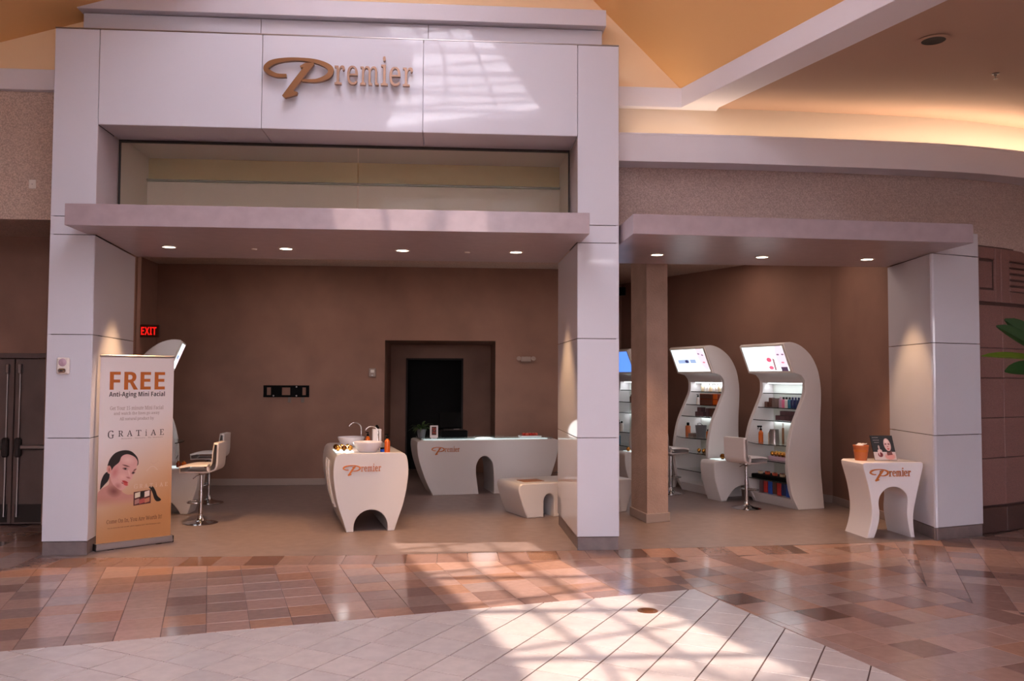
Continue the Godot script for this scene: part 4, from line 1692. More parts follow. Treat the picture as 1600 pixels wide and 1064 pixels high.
func reception() -> void:
	var at := Vector3(0.91, 0, -4.37)
	var turn := 10.0
	var o := thing("reception_counter", "long white reception counter with tapering ends and an arched opening", "counter", at, turn)
	var pl := PackedVector2Array()
	pl.append(Vector2(0, 0))
	pl.append_array(spl(V([0.72, 0.0, 0.69, 0.22, 0.675, 0.38, 0.69, 0.48, 0.74, 0.56, 0.81, 0.59, 0.88, 0.565, 0.935, 0.49, 0.955, 0.38, 0.965, 0.2, 0.965, 0.0]), 4))
	var lft := spl(V([0.0, 0.0, -0.09, 0.17, -0.165, 0.36, -0.225, 0.56, -0.25, 0.72, -0.25, 0.79]), 5)
	for p in lft:
		pl.append(Vector2(1.77 - p.x, p.y))
	pl.append_array(P2([2.015, 0.825, 1.985, 0.84, -0.215, 0.84, -0.245, 0.825]))
	lft.reverse()
	for p in lft:
		if p.y > 0.01:
			pl.append(p)
	var g := G()
	g.extrude(pl, -0.76, 0.0, 0.006, 50)
	part(o, "body", g, M.white)
	g = gbox(Vector3(0.88, 0.845, -0.33), Vector3(2.0, 0.01, 0.40), 0.002)
	part(o, "lit_panel", g, M.lit_top)
	g = gbox(Vector3(0.88, 0.862, -0.36), Vector3(2.12, 0.012, 0.62), 0.002)
	part(o, "glass_top", g, M.shelf_glass)
	for e in [-0.165, 1.925]:
		part(o, "glass_rest", gbox(Vector3(e, 0.848, -0.36), Vector3(0.03, 0.016, 0.5), 0.002), M.steel)
	shop_name(o, Transform3D(Basis.IDENTITY, Vector3(-0.03, 0.665, 0.0)), 0.285, 0.012, M.copper, M.copper, "lettering")
	var l := OmniLight3D.new()
	put(l, "panel_glow", o)
	l.position = Vector3(0.88, 0.95, -0.33)
	l.light_energy = 0.05
	l.light_size = 0.2
	l.omni_range = 5
	l.omni_attenuation = 2
	l.shadow_enabled = true
	var f := o.transform
	var y := 0.868
	# potted plant
	var p := thing("potted_plant", "small dark leafy plant in a grey pot on the reception counter", "plant", f * Vector3(-0.13, y, -0.40))
	g = G()
	g.lathe(P2([0, 0, 0.055, 0, 0.075, 0.13, 0.068, 0.13, 0.062, 0.11, 0, 0.11]), 20)
	part(p, "pot", g, M.grey)
	for k in 34:
		var a := k * 2.4
		var up := rng.randf_range(0.75, 1.35)
		var ln := rng.randf_range(0.15, 0.28)
		g = G()
		leaf_strip(g, Vector3(0, 0.11, 0), a, up, ln, 0.018)
		part(p, "leaf", g, M.palm)
	# framed card
	var c := thing("card_stand", "small white framed card with a dark red motif on the reception counter", "sign", f * Vector3(0.03, y, -0.14), turn)
	g = gbox(Vector3(0, 0.105, 0), Vector3(0.125, 0.19, 0.014), 0.003)
	g.box(Vector3(0, 0.004, 0), Vector3(0.09, 0.008, 0.06), 0.002)
	part(c, "frame", g, M.white_gloss)
	g = gbox(Vector3(0, 0.115, 0.008), Vector3(0.075, 0.13, 0.003), 0.001)
	part(c, "card", g, M.brown)
	g = G()
	for q in V([-0.014, 0.15, 0.016, 0.145, 0.0, 0.12, -0.012, 0.09, 0.016, 0.085]):
		g.ball(Vector3(q.x, q.y, 0.009), 0.011, 8)
	part(c, "motif", g, M.red)
	# till
	var t := thing("cash_till", "black till with a tilted monitor at the middle of the reception counter", "till", f * Vector3(0.35, y, -0.42), turn)
	g = gbox(Vector3(0.03, 0.055, 0), Vector3(0.42, 0.11, 0.36), 0.012)
	part(t, "drawer", g, M.black)
	g = gbox(Vector3(0.03, 0.118, 0.04), Vector3(0.30, 0.016, 0.14), 0.004)
	part(t, "keyboard", g, M.dark)
	g = G()
	g.box(Vector3(0.0, 0.26, -0.06), Vector3(0.36, 0.26, 0.035), 0.01, Basis(Vector3.RIGHT, deg_to_rad(-12)))
	part(t, "monitor", g, M.black)
	g = gbox(Vector3(0.0, 0.15, -0.08), Vector3(0.08, 0.12, 0.05), 0.01)
	part(t, "neck", g, M.black)
	g = gbox(Vector3(0.07, 0.129, 0.10), Vector3(0.09, 0.006, 0.02), 0.001)
	part(t, "paper_slip", g, M.white_gloss)
	# red packets on a white card
	var w := thing("card_tray", "white card tray at the right end of the reception counter", "tray", f * Vector3(1.63, y, -0.30), turn)
	part(w, "tray", gbox(Vector3(0, 0.008, 0), Vector3(0.34, 0.016, 0.20), 0.003), M.white_gloss)
	for k in 5:
		var b := thing("red_packet", "small red packet on the white card tray, %s from the left" % nth(k), "packet", f * Vector3(1.53 + 0.05 * k, y + 0.016, -0.30 + 0.02 * (k % 2)), turn + [8.0, -24.0, 30.0, -10.0, 16.0][k], "red packets on the reception counter")
		g = gbox(Vector3(0, 0.02, 0), Vector3(0.045, 0.04, 0.06), 0.006)
		part(b, "wrapper", g, [M.red, M.coral, M.red, M.red, M.coral][k])
		part(b, "seal", gbox(Vector3(0, 0.0405, 0), Vector3(0.016, 0.003, 0.03), 0.001), M.ivory)


func leaf_strip(g: Geo, root: Vector3, a: float, up: float, ln: float, w: float) -> void:
	var d := Vector3(cos(a), 0, sin(a))
	var side := Vector3(-d.z, 0, d.x) * w
	var prev := root
	var n := 5
	for k in n:
		var t := float(k + 1) / n
		var q := root + d * ln * t + Vector3.UP * (up * ln * t - 0.9 * ln * t * t)
		var w0 := sin(PI * (0.12 + 0.88 * k / n))
		var w1 := sin(PI * (0.12 + 0.88 * (k + 1) / n))
		g.quad(prev - side * w0, prev + side * w0, q + side * w1, q - side * w1)
		g.quad(prev + side * w0 - Vector3(0, 0.0008, 0), prev - side * w0 - Vector3(0, 0.0008, 0), q - side * w1 - Vector3(0, 0.0008, 0), q + side * w1 - Vector3(0, 0.0008, 0))
		prev = q


func bench() -> void:
	var o := thing("low_table", "low white table with arched openings in front of the reception counter", "table", Vector3(2.17, 0, -2.11), 20)
	var pl := PackedVector2Array()
	pl.append(Vector2(0, 0))
	pl.append_array(arch_side(0.235, 0.385, 0.30, 0.20))
	pl.append_array(arch_side(1.02, 1.40, 0.30, 0.06))
	pl.append_array(spl(V([1.49, 0.0, 1.535, 0.14, 1.585, 0.28, 1.605, 0.36, 1.60, 0.41]), 4))
	pl.append_array(P2([1.585, 0.435, 1.55, 0.445, -0.07, 0.445, -0.105, 0.435]))
	pl.append_array(spl(V([-0.12, 0.41, -0.125, 0.36, -0.10, 0.26, -0.05, 0.12, 0.0, 0.0]), 4))
	pl.remove_at(pl.size() - 1)
	var g := G()
	g.extrude(pl, -0.72, 0.0, 0.012, 50)
	part(o, "body", g, M.white)
	single("leaflet", gbox(Vector3(0, 0.003, 0), Vector3(0.30, 0.006, 0.24), 0.001), M.mat_board, "flat brown leaflet lying on the low white table", "leaflet", o.transform * Vector3(0.18, 0.445, -0.30), 20)


func display_table() -> void:
	var turn := 3.0
	var o := thing("display_table", "small white display table with flared arched legs beside the clad pillar", "table", Vector3(5.90, 0, -0.53), turn)
	var pl := PackedVector2Array()
	pl.append_array(spl(V([0.02, 0.0, 0.055, 0.10, 0.08, 0.22, 0.085, 0.36, 0.05, 0.58, -0.015, 0.81]), 5))
	pl.append_array(P2([-0.018, 0.845, 0.005, 0.862, 0.705, 0.862, 0.728, 0.845]))
	pl.append_array(spl(V([0.725, 0.81, 0.68, 0.64, 0.63, 0.44, 0.595, 0.27, 0.595, 0.12, 0.61, 0.0]), 5))
	pl.append_array(spl(V([0.56, 0.0, 0.535, 0.12, 0.515, 0.27, 0.525, 0.44, 0.50, 0.51, 0.43, 0.565, 0.35, 0.58, 0.265, 0.56, 0.195, 0.49, 0.17, 0.40, 0.18, 0.28, 0.16, 0.14, 0.11, 0.0]), 4))
	var g := G()
	g.extrude(pl, -0.50, 0.0, 0.006, 45)
	part(o, "body", g, M.white_gloss)
	shop_name(o, Transform3D(Basis.IDENTITY, Vector3(0.06, 0.70, 0.0)), 0.325, 0.012, M.copper, M.copper, "lettering")
	var f := o.transform
	var c := thing("tub", "terracotta coloured tub of white sachets on the small display table", "tub", f * Vector3(0.115, 0.862, -0.28), 0)
	g = G()
	g.lathe(P2([0, 0, 0.066, 0, 0.088, 0.165, 0.092, 0.17, 0.09, 0.178, 0.082, 0.178, 0.078, 0.15, 0, 0.15]), 24)
	part(c, "tub", g, M.terracotta)
	g = G()
	g.lathe(P2([0.0805, 0.10, 0.084, 0.125, 0.0815, 0.126]), 24)
	part(c, "band", g, M.copper)
	for k in 9:
		var a := k * 2.4
		var r := 0.05 * sqrt(k / 9.0)
		var s := thing("sachet", "small white sachet heaped in the terracotta coloured tub on the display table", "sachet", f * Vector3(0.115 + r * cos(a), 0.862 + 0.152 + 0.011 * (k % 3), -0.28 + r * sin(a)), k * 41.0, "sachets in the tub")
		g = G()
		g.box(Vector3(0, 0.016, 0), Vector3(0.05, 0.012, 0.038), 0.004, Basis(Vector3(0, 0, 1), 0.4 - 0.1 * (k % 7)))
		part(s, "pouch", g, M.white_gloss)
	var p := thing("photo_card", "tilted black card with a woman's face on the small display table", "card", f * Vector3(0.385, 0.862, -0.20), turn - 4.0)
	p.rotation_degrees.x = 0
	g = G()
	var lean := Basis(Vector3.RIGHT, deg_to_rad(-9))
	g.t = Transform3D(lean, Vector3(0, 0.0, 0)) * Transform3D(Basis(Vector3(1, 0, 0), Vector3(-0.14, 1, 0), Vector3(0, 0, 1)), Vector3.ZERO)
	g.box(Vector3(0, 0.15, 0), Vector3(0.27, 0.29, 0.006), 0.001)
	part(p, "board", g, M.black)
	g = G()
	g.t = Transform3D(lean, Vector3.ZERO) * Transform3D(Basis(Vector3(1, 0, 0), Vector3(-0.14, 1, 0), Vector3(0, 0, 1)), Vector3.ZERO)
	g.quad(Vector3(-0.133, 0.007, 0.0038), Vector3(0.133, 0.007, 0.0038), Vector3(0.133, 0.293, 0.0038), Vector3(-0.133, 0.293, 0.0038))
	var m := mat(Color.WHITE, 0.4)
	m.albedo_texture = card_picture()
	part(p, "print", g, m)
	g = G()
	g.t = Transform3D(Basis(Vector3.RIGHT, deg_to_rad(22)), Vector3(0, 0, -0.09))
	g.box(Vector3(0, 0.085, 0), Vector3(0.05, 0.17, 0.004), 0.001)
	part(p, "strut", g, M.black)


# ---- S-shaped shelf units. local x = depth from the front foot, z = along the front, near side at z = 0
const UW := 1.02

func unit_profile() -> PackedVector2Array:
	var pl := spl(V([0.445, 0.0, 0.42, 0.26, 0.392, 0.57, 0.39, 0.9, 0.392, 1.2, 0.41, 1.5, 0.412, 1.65, 0.395, 1.8, 0.35, 1.97, 0.24, 2.15, 0.08, 2.275, -0.08, 2.33, -0.20, 2.325]), 4)
	pl.append(Vector2(-0.22, 2.31))
	pl.append(Vector2(-0.055, 1.905))
	pl.append_array(spl(V([0.06, 1.875, 0.125, 1.80, 0.135, 1.68, 0.115, 1.58, 0.02, 1.38, -0.085, 1.15, -0.145, 0.92, -0.17, 0.70, -0.16, 0.46, -0.11, 0.21, 0.0, 0.0]), 4))
	return pl


func front_at(y: float) -> float:
	var p := unit_profile()
	var best := 0.4
	for k in p.size() - 1:
		var a := p[k]
		var b := p[k + 1]
		if y < 1.87 and (a.y - y) * (b.y - y) <= 0.0 and absf(a.y - b.y) > 1e-6:
			best = minf(best, lerpf(a.x, b.x, (y - a.y) / (b.y - a.y)))
	return best


const SHELF_Y := [1.61, 1.40, 1.215, 0.885, 0.645, 0.36]

func make_unit(label: String, at: Vector3, turn: float, screen: int, led := true) -> Node3D:
	var o := thing("shelf_unit", label, "shelf unit", at, turn, "white S-shaped shelf units")
	var pr := unit_profile()
	for z in [[-0.07, 0.0], [-UW, -UW + 0.07]]:
		var g := G()
		g.extrude(pr, z[0], z[1], 0.006, 50)
		part(o, "side_panel", g, M.white)
	# hood between the sides
	var hood := spl(V([0.412, 1.65, 0.395, 1.8, 0.35, 1.97, 0.24, 2.15, 0.08, 2.275, -0.08, 2.33, -0.20, 2.325]), 4)
	hood.append_array(P2([-0.216, 2.305, -0.052, 1.91, 0.06, 1.88, 0.12, 1.81, 0.13, 1.76, 0.36, 1.76]))
	var h := G()
	h.extrude(hood, -UW + 0.0702, -0.0702, 0.0, 50)
	part(o, "hood", h, M.white)
	# plinth and back
	h = G()
	h.extrude(P2([0.005, 0.0, 0.43, 0.0, 0.41, 0.14, -0.06, 0.14]), -UW + 0.0702, -0.0702, 0.004)
	part(o, "plinth", h, M.white)
	h = gbox(Vector3(0.345, 0.95, -UW * 0.5), Vector3(0.03, 1.62, UW - 0.141), 0.0)
	part(o, "back_panel", h, M.frosted)
	# screen on the slanting face of the hood
	var a := Vector2(-0.055, 1.905)
	var b := Vector2(-0.22, 2.31)
	var d := (b - a).normalized()
	var nn := Vector2(-d.y, d.x)
	var sg := G()
	var c := (a + b) * 0.5 + nn * 0.008
	sg.box(Vector3(c.x, c.y, -UW * 0.5), Vector3(a.distance_to(b) * 0.99, 0.018, UW * 0.985), 0.004, Basis(Vector3(d.x, d.y, 0), Vector3(nn.x, nn.y, 0), Vector3(0, 0, 1)))
	part(o, "screen_bezel", sg, M.pale)
	sg = G()
	var lo := a + d * 0.035 + nn * 0.0182
	var hi := b - d * 0.025 + nn * 0.0182
	sg.quad(Vector3(lo.x, lo.y, -UW + 0.05), Vector3(lo.x, lo.y, -0.05), Vector3(hi.x, hi.y, -0.05), Vector3(hi.x, hi.y, -UW + 0.05))
	var sm: StandardMaterial3D
	if screen == 2:
		sm = M.screen_blue
	else:
		sm = mat(Color(0.04, 0.04, 0.04), 0.3)
		sm.emission_enabled = true
		sm.emission_texture = screen_picture(screen)
		sm.emission = Color.BLACK
		sm.emission_operator = BaseMaterial3D.EMISSION_OP_ADD
		sm.emission_energy_multiplier = 1.15
	part(o, "screen", sg, sm)
	var ar := AreaLight3D.new()
	put(ar, "screen_glow", o)
	ar.area_size = Vector2(0.36, 0.9)
	var mid := (lo + hi) * 0.5 + nn * 0.02
	ar.transform = Transform3D(Basis(Vector3(d.x, d.y, 0), Vector3(0, 0, 1), Vector3(d.x, d.y, 0).cross(Vector3(0, 0, 1))), Vector3(mid.x, mid.y, -UW * 0.5))
	if ar.basis.z.dot(Vector3(nn.x, nn.y, 0)) > 0:
		ar.basis = Basis(ar.basis.x, -ar.basis.y, -ar.basis.z)
	ar.light_color = Color(0.9, 0.95, 1.0)
	ar.light_energy = 0.10
	ar.area_range = 8
	ar.shadow_enabled = true
	# shelves
	for y in SHELF_Y:
		var fx := front_at(y) + 0.02
		if y == 0.885:
			fx -= 0.10
		h = G()
		if y == 0.885:
			var bow := PackedVector2Array([Vector2(0.328, -0.075), Vector2(0.328, -UW + 0.075)])
			for k in 11:
				var t := k / 10.0
				bow.append(Vector2(fx + 0.10 - 0.12 * sin(PI * t), lerpf(-UW + 0.075, -0.075, t)))
			h.prism(bow, y - 0.010, y)
		else:
			h.box(Vector3((fx + 0.328) * 0.5, y - 0.005, -UW * 0.5), Vector3(0.328 - fx, 0.010, UW - 0.15), 0.0015)
		var sh := part(o, "glass_shelf", h, M.shelf_glass)
		h = G()
		if y == 0.885:
			for k in 10:
				var t0 := k / 10.0
				var t1 := (k + 1) / 10.0
				h.rod(Vector3(fx + 0.098 - 0.12 * sin(PI * t0), y - 0.005, lerpf(-UW + 0.075, -0.075, t0)), Vector3(fx + 0.098 - 0.12 * sin(PI * t1), y - 0.005, lerpf(-UW + 0.075, -0.075, t1)), 0.0065, -1.0, 6)
		else:
			h.box(Vector3(fx - 0.003, y - 0.005, -UW * 0.5), Vector3(0.008, 0.012, UW - 0.15), 0.001)
		part(sh, "shelf_edge", h, M.glass_edge)
	if led:
		h = gbox(Vector3(0.318, 1.185, -UW * 0.5), Vector3(0.018, 0.014, UW - 0.16), 0.003)
		part(o, "light_strip", h, M.led)
		h = gbox(Vector3(0.22, 1.752, -UW * 0.5), Vector3(0.03, 0.014, UW - 0.2), 0.003)
		part(o, "light_strip", h, M.led)
		for e in [[Vector3(0.30, 1.172, -UW * 0.5), 0.035], [Vector3(0.22, 1.742, -UW * 0.5), 0.10]]:
			var l := AreaLight3D.new()
			put(l, "strip_glow", o)
			l.area_size = Vector2(0.03, UW - 0.2)
			l.transform = Transform3D(Basis(Vector3.RIGHT, Vector3.FORWARD, Vector3.UP), e[0])
			l.light_color = Color(0.92, 0.96, 1.0)
			l.light_energy = e[1]
			l.area_range = 5
			l.shadow_enabled = true
	return o


func box_item(called: String, label: String, cat: String, f: Transform3D, p: Vector3, s: Vector3, m: Material, group: String, turn := 0.0) -> void:
	var o := thing(called, label, cat, f * p, turn, group)
	part(o, "carton", gbox(Vector3(0, s.y * 0.5, 0), s, 0.003), m)
	part(o, "top_flap", gbox(Vector3(0, s.y + 0.001, 0), Vector3(s.x * 0.9, 0.003, s.z * 0.9), 0.001), M.dark)


func flask(label: String, f: Transform3D, p: Vector3, h: float, r: float, m: Material, cap: Material, group: String) -> void:
	var o := thing("bottle", label, "bottle", f * p, 0.0, group)
	var g := G()
	g.lathe(P2([0, 0, r * 0.96, 0, r, 0.004, r, h * 0.70, r * 0.85, h * 0.76, r * 0.5, h * 0.78, 0, h * 0.78]), 16)
	part(o, "bottle", g, m)
	g = G()
	g.lathe(P2([0, h * 0.78, r * 0.55, h * 0.78, r * 0.55, h * 0.99, 0, h]), 14)
	part(o, "cap", g, cap)


func shelf_units() -> void:
	var u1 := make_unit("white S-shaped lit shelf unit nearest the small display table", Vector3(6.0, 0, -2.66), 17, 0)
	var u2 := make_unit("white S-shaped lit shelf unit, the middle one of the right row", Vector3(5.27, 0, -3.98), 17, 1)
	var u3 := make_unit("white S-shaped shelf unit with a blue screen glimpsed left of the column", Vector3(4.42, 0, -5.62), 17, 2)
	make_unit("white S-shaped shelf unit standing behind the printed banner", Vector3(-3.04, 0, -4.19), 194, 1)
	var f := u1.transform
	var t := 17.0
	var q := -UW
	# ---- unit 1, shelf 1.40: cartons and coloured bottles from far to near
	box_item("carton", "small brown carton at the far end of the bottle shelf, right unit", "carton", f, Vector3(0.19, 1.40, q + 0.115), Vector3(0.07, 0.075, 0.06), M.brown, "cartons on the right unit", t)
	box_item("carton", "tall brown carton beside the small one on the bottle shelf, right unit", "carton", f, Vector3(0.21, 1.40, q + 0.19), Vector3(0.07, 0.135, 0.065), M.brown, "cartons on the right unit", t)
	for k in 2:
		box_item("carton", ["grey-brown carton next to the tall brown one, right unit", "grey-brown carton next to the lilac bottle, right unit"][k], "carton", f, Vector3(0.21, 1.40, q + 0.262 + 0.068 * k), Vector3(0.07, 0.13, 0.06), M.greybrown, "cartons on the right unit", t)
	var cols := [M.lilac, M.pink, M.pale, M.teal, M.navy, M.navy, M.navy, M.brown]
	var what := ["lilac bottle left of the pink one on the right unit", "pink bottle with dark cap on the right unit", "pale bottle right of the pink one on the right unit", "teal bottle on the right unit", "navy bottle beside the teal one on the right unit", "navy bottle second from the teal one on the right unit", "navy bottle third from the teal one on the right unit", "brown bottle at the near end of the bottle shelf, right unit"]
	for k in 8:
		flask(what[k], f, Vector3(0.20, 1.40, q + 0.405 + 0.066 * k), 0.155, 0.029, cols[k], M.dark if k in [1, 2, 3] else cols[k], "bottles on the right unit")
	# shelf 1.215: two tiers of mauve cartons
	for k in 5:
		box_item("carton", "low mauve carton in the lower tier of the right unit, %s from the far end" % nth(k), "carton", f, Vector3(0.17, 1.215, q + 0.42 + 0.105 * k), Vector3(0.09, 0.068, 0.10), M.mauve, "mauve cartons in the lower tier", t)
	for k in 4:
		box_item("carton", "low mauve carton in the upper tier of the right unit, %s from the far end" % nth(k), "carton", f, Vector3(0.19, 1.2875, q + 0.50 + 0.105 * k), Vector3(0.09, 0.062, 0.10), M.mauve, "mauve cartons in the upper tier", t)
	# shelf 0.885
	spray("spray_bottle", "orange trigger spray bottle on the bowed shelf of the right unit", f * Vector3(0.02, 0.885, q + 0.17), M.orange, 0.20, 0.035, true)
	box_item("carton", "tan carton behind the orange spray bottle, right unit", "carton", f, Vector3(0.16, 0.885, q + 0.25), Vector3(0.08, 0.14, 0.08), M.ivory, "", t)
	var can := thing("pitcher", "brushed grey pitcher on the bowed shelf of the right unit", "pitcher", f * Vector3(0.06, 0.885, q + 0.43), t)
	var g := G()
	g.lathe(P2([0, 0, 0.072, 0, 0.062, 0.19, 0.066, 0.2, 0.058, 0.2, 0.06, 0.18, 0, 0.17]), 22)
	part(can, "body", g, M.steel)
	g = G()
	g.tube(PackedVector3Array([Vector3(0, 0.17, -0.06), Vector3(0, 0.17, -0.105), Vector3(0, 0.07, -0.105), Vector3(0, 0.06, -0.07)]), 0.007)
	part(can, "handle", g, M.dark)
	flask("tall slender bronze bottle beside the pitcher, right unit", f, Vector3(0.04, 0.885, q + 0.65), 0.30, 0.017, M.bronze, M.pale, "")
	for k in 2:
		flask(["squat pale flask beside the tall slender bottle, right unit", "squat pale flask at the near end of the bowed shelf, right unit"][k], f, Vector3(0.08, 0.885, q + 0.73 + 0.08 * k), 0.085, 0.034, M.pale, M.pale, "pale flasks on the right unit")
	# shelf 0.645: gold balls on a tray
	var tr := thing("ball_tray", "clear tray under the gold balls on the right unit", "tray", f * Vector3(0.06, 0.645, q + 0.66), t)
	part(tr, "tray", gbox(Vector3(0, 0.03, 0), Vector3(0.20, 0.06, 0.50), 0.006), M.lilac)
	for k in 12:
		gold_ball(f * Vector3(-0.005 + 0.075 * (k / 6), 0.705, q + 0.47 + 0.075 * (k % 6)), 0.034, M.gold, "gold ball on the clear tray, right unit, %s row, %s from far end" % [["front", "back"][k / 6], nth(k % 6)], "gold balls on the right unit")
	# bottom: gift bags under black trays with coral packets
	var bags := [M.mauve, M.red, M.blue, M.brown, M.red, M.navy, M.blue, M.grey]
	for k in 8:
		var b := thing("gift_bag", ["dark gift bag at the far end", "red gift bag beside the far dark one", "blue gift bag, the left one", "brown gift bag between blue and red ones", "red gift bag, the near one", "navy gift bag beside the near red one", "blue gift bag, the right one", "grey gift bag at the near end"][k] + " on the bottom of the right unit", "gift bag", f * Vector3(0.06, 0.14, q + 0.16 + 0.10 * k), t, "gift bags in the right unit")
		part(b, "bag", gbox(Vector3(0, 0.095, 0), Vector3(0.07, 0.19 - 0.02 * (k % 2), 0.082), 0.004), bags[k])
		g = G()
		g.tube(PackedVector3Array([Vector3(0, 0.18, -0.02), Vector3(0, 0.206, -0.012), Vector3(0, 0.206, 0.012), Vector3(0, 0.18, 0.02)]), 0.003, 6)
		part(b, "handle", g, M.dark)
	var bt := thing("black_tray", "long black tray on the lowest shelf of the right unit", "tray", f * Vector3(0.05, 0.36, q + 0.50), t)
	part(bt, "tray", gbox(Vector3(0, 0.03, 0), Vector3(0.30, 0.06, 0.82), 0.01), M.black)
	for k in 9:
		box_item("coral_packet", "packet in the long black tray of the right unit, %s from the far end" % nth(k), "packet", f, Vector3(0.01 + 0.06 * (k % 2), 0.42, q + 0.17 + 0.083 * k), Vector3(0.05, 0.035, 0.06), M.coral if k % 3 else M.ivory, "coral packets on the right unit", t)
	# ---- unit 2
	f = u2.transform
	var g2 := "cream bottles on the top shelf of the middle unit"
	for k in 8:
		flask("cream bottle on the top shelf of the middle unit, %s from the far end" % nth(k) if k != 4 else "dark brown bottle among the cream ones, middle unit", f, Vector3(0.25, 1.61, q + 0.26 + 0.078 * k), 0.13 if k != 4 else 0.11, 0.03, M.pale if k % 3 else M.ivory, M.pale, g2 if k != 4 else "")
	if true:
		flask("dark brown bottle at the near end of the top shelf, middle unit", f, Vector3(0.25, 1.61, q + 0.885), 0.12, 0.028, M.brown, M.dark, "")
	var ab := thing("amber_case", "amber clear two-drawer case on the second shelf, middle unit", "case", f * Vector3(0.20, 1.40, q + 0.62), t)
	part(ab, "body", gbox(Vector3(0, 0.09, 0), Vector3(0.18, 0.18, 0.50), 0.006), M.amber)
	for k in 2:
		part(ab, "drawer", gbox(Vector3(-0.092, 0.048 + 0.086 * k, -0.06), Vector3(0.012, 0.076, 0.34), 0.003), M.brown)
		part(ab, "end_tile", gbox(Vector3(-0.092, 0.048 + 0.086 * k, 0.19), Vector3(0.012, 0.076, 0.11), 0.003), M.amber_light)
	spray("pump_bottle", "pale pump bottle left of the amber case, middle unit", f * Vector3(0.16, 1.40, q + 0.25), M.pale, 0.14, 0.028)
	for k in 5:
		box_item("carton", ["low mauve carton at the far end", "mauve carton on top of the low ones", "low mauve carton beside the far one", "tall mauve carton", "tall brown carton"][k] + " on the third shelf, middle unit", "carton", f, [Vector3(0.15, 1.215, q + 0.30), Vector3(0.15, 1.287, q + 0.36), Vector3(0.15, 1.215, q + 0.42), Vector3(0.15, 1.215, q + 0.58), Vector3(0.15, 1.215, q + 0.68)][k], Vector3(0.09, 0.068, 0.11) if k < 3 else Vector3(0.08, 0.13, 0.075), M.mauve if k < 4 else M.brown, "cartons on the middle unit", t)
	flask("orange brown bottle with black cap on the bowed shelf, middle unit", f, Vector3(0.02, 0.885, q + 0.17), 0.22, 0.042, M.terracotta, M.black, "")
	var bk := thing("bucket", "dark grey bucket on the bowed shelf of the middle unit", "bucket", f * Vector3(0.05, 0.885, q + 0.50), t)
	g = G()
	g.lathe(P2([0, 0, 0.07, 0, 0.092, 0.185, 0.096, 0.19, 0.088, 0.19, 0.08, 0.15, 0, 0.15]), 22)
	part(bk, "body", g, M.grey)
	g = G()
	g.tube(PackedVector3Array([Vector3(0, 0.17, -0.09), Vector3(-0.03, 0.215, -0.05), Vector3(-0.03, 0.225, 0.0), Vector3(-0.03, 0.215, 0.05), Vector3(0, 0.17, 0.09)]), 0.005)
	part(bk, "handle", g, M.chrome)
	box_item("flat_case", "flat dark case between bottle and bucket, middle unit", "case", f, Vector3(0.04, 0.885, q + 0.33), Vector3(0.14, 0.05, 0.16), M.greybrown, "", t)
	flask("small copper bottle at the near end of the bowed shelf, middle unit", f, Vector3(0.02, 0.885, q + 0.74), 0.14, 0.03, M.copper, M.dark, "")
	for k in 6:
		gold_ball(f * Vector3(0.01 + 0.07 * (k % 2), 0.645, q + 0.50 + 0.065 * k), 0.032, M.gold, "gold ball on the lower shelf of the middle unit, %s from the far end" % nth(k), "gold balls on the middle unit")
	# ---- unit 3: the few that show between portal and column
	f = u3.transform
	for k in 4:
		flask(["dark bottle on the second shelf", "dark bottle on the bowed shelf, left one", "pale bottle on the bowed shelf", "teal bottle on the lower shelf"][k] + " of the unit left of the column", f, [Vector3(0.18, 1.40, q + 0.42), Vector3(0.0, 0.885, q + 0.26), Vector3(0.0, 0.885, q + 0.38), Vector3(-0.02, 0.645, q + 0.30)][k], [0.13, 0.19, 0.17, 0.20][k], 0.035, [M.brown, M.black, M.pale, M.teal][k], M.dark, "")


func make_station(label: String, at: Vector3, turn: float, flip: bool) -> Node3D:
	var o := thing("side_table", label, "table", at, turn, "white arched side tables")
	var pl := PackedVector2Array()
	pl.append(Vector2(0, 0))
	pl.append_array(spl(V([0.09, 0.0, 0.13, 0.07, 0.20, 0.15, 0.30, 0.205, 0.42, 0.225, 0.54, 0.205, 0.64, 0.15, 0.71, 0.07, 0.75, 0.0]), 3))
	pl.append_array(spl(V([0.84, 0.0, 0.89, 0.14, 0.945, 0.32, 0.965, 0.46, 0.965, 0.56]), 4))
	pl.append_array(P2([0.945, 0.592, 0.915, 0.60, -0.075, 0.60, -0.105, 0.592]))
	pl.append_array(spl(V([-0.125, 0.56, -0.125, 0.46, -0.105, 0.32, -0.05, 0.14, 0.0, 0.0]), 4))
	pl.remove_at(pl.size() - 1)
	if flip:
		for k in pl.size():
			pl[k].x = -pl[k].x
	var g := G()
	g.extrude(pl, -0.36, 0.0, 0.008, 50)
	part(o, "body", g, M.white)
	var s := -1.0 if flip else 1.0
	part(o, "lit_panel", gbox(Vector3(0.30 * s, 0.603, -0.2), Vector3(0.56, 0.008, 0.26), 0.002), M.lit_top)
	return o


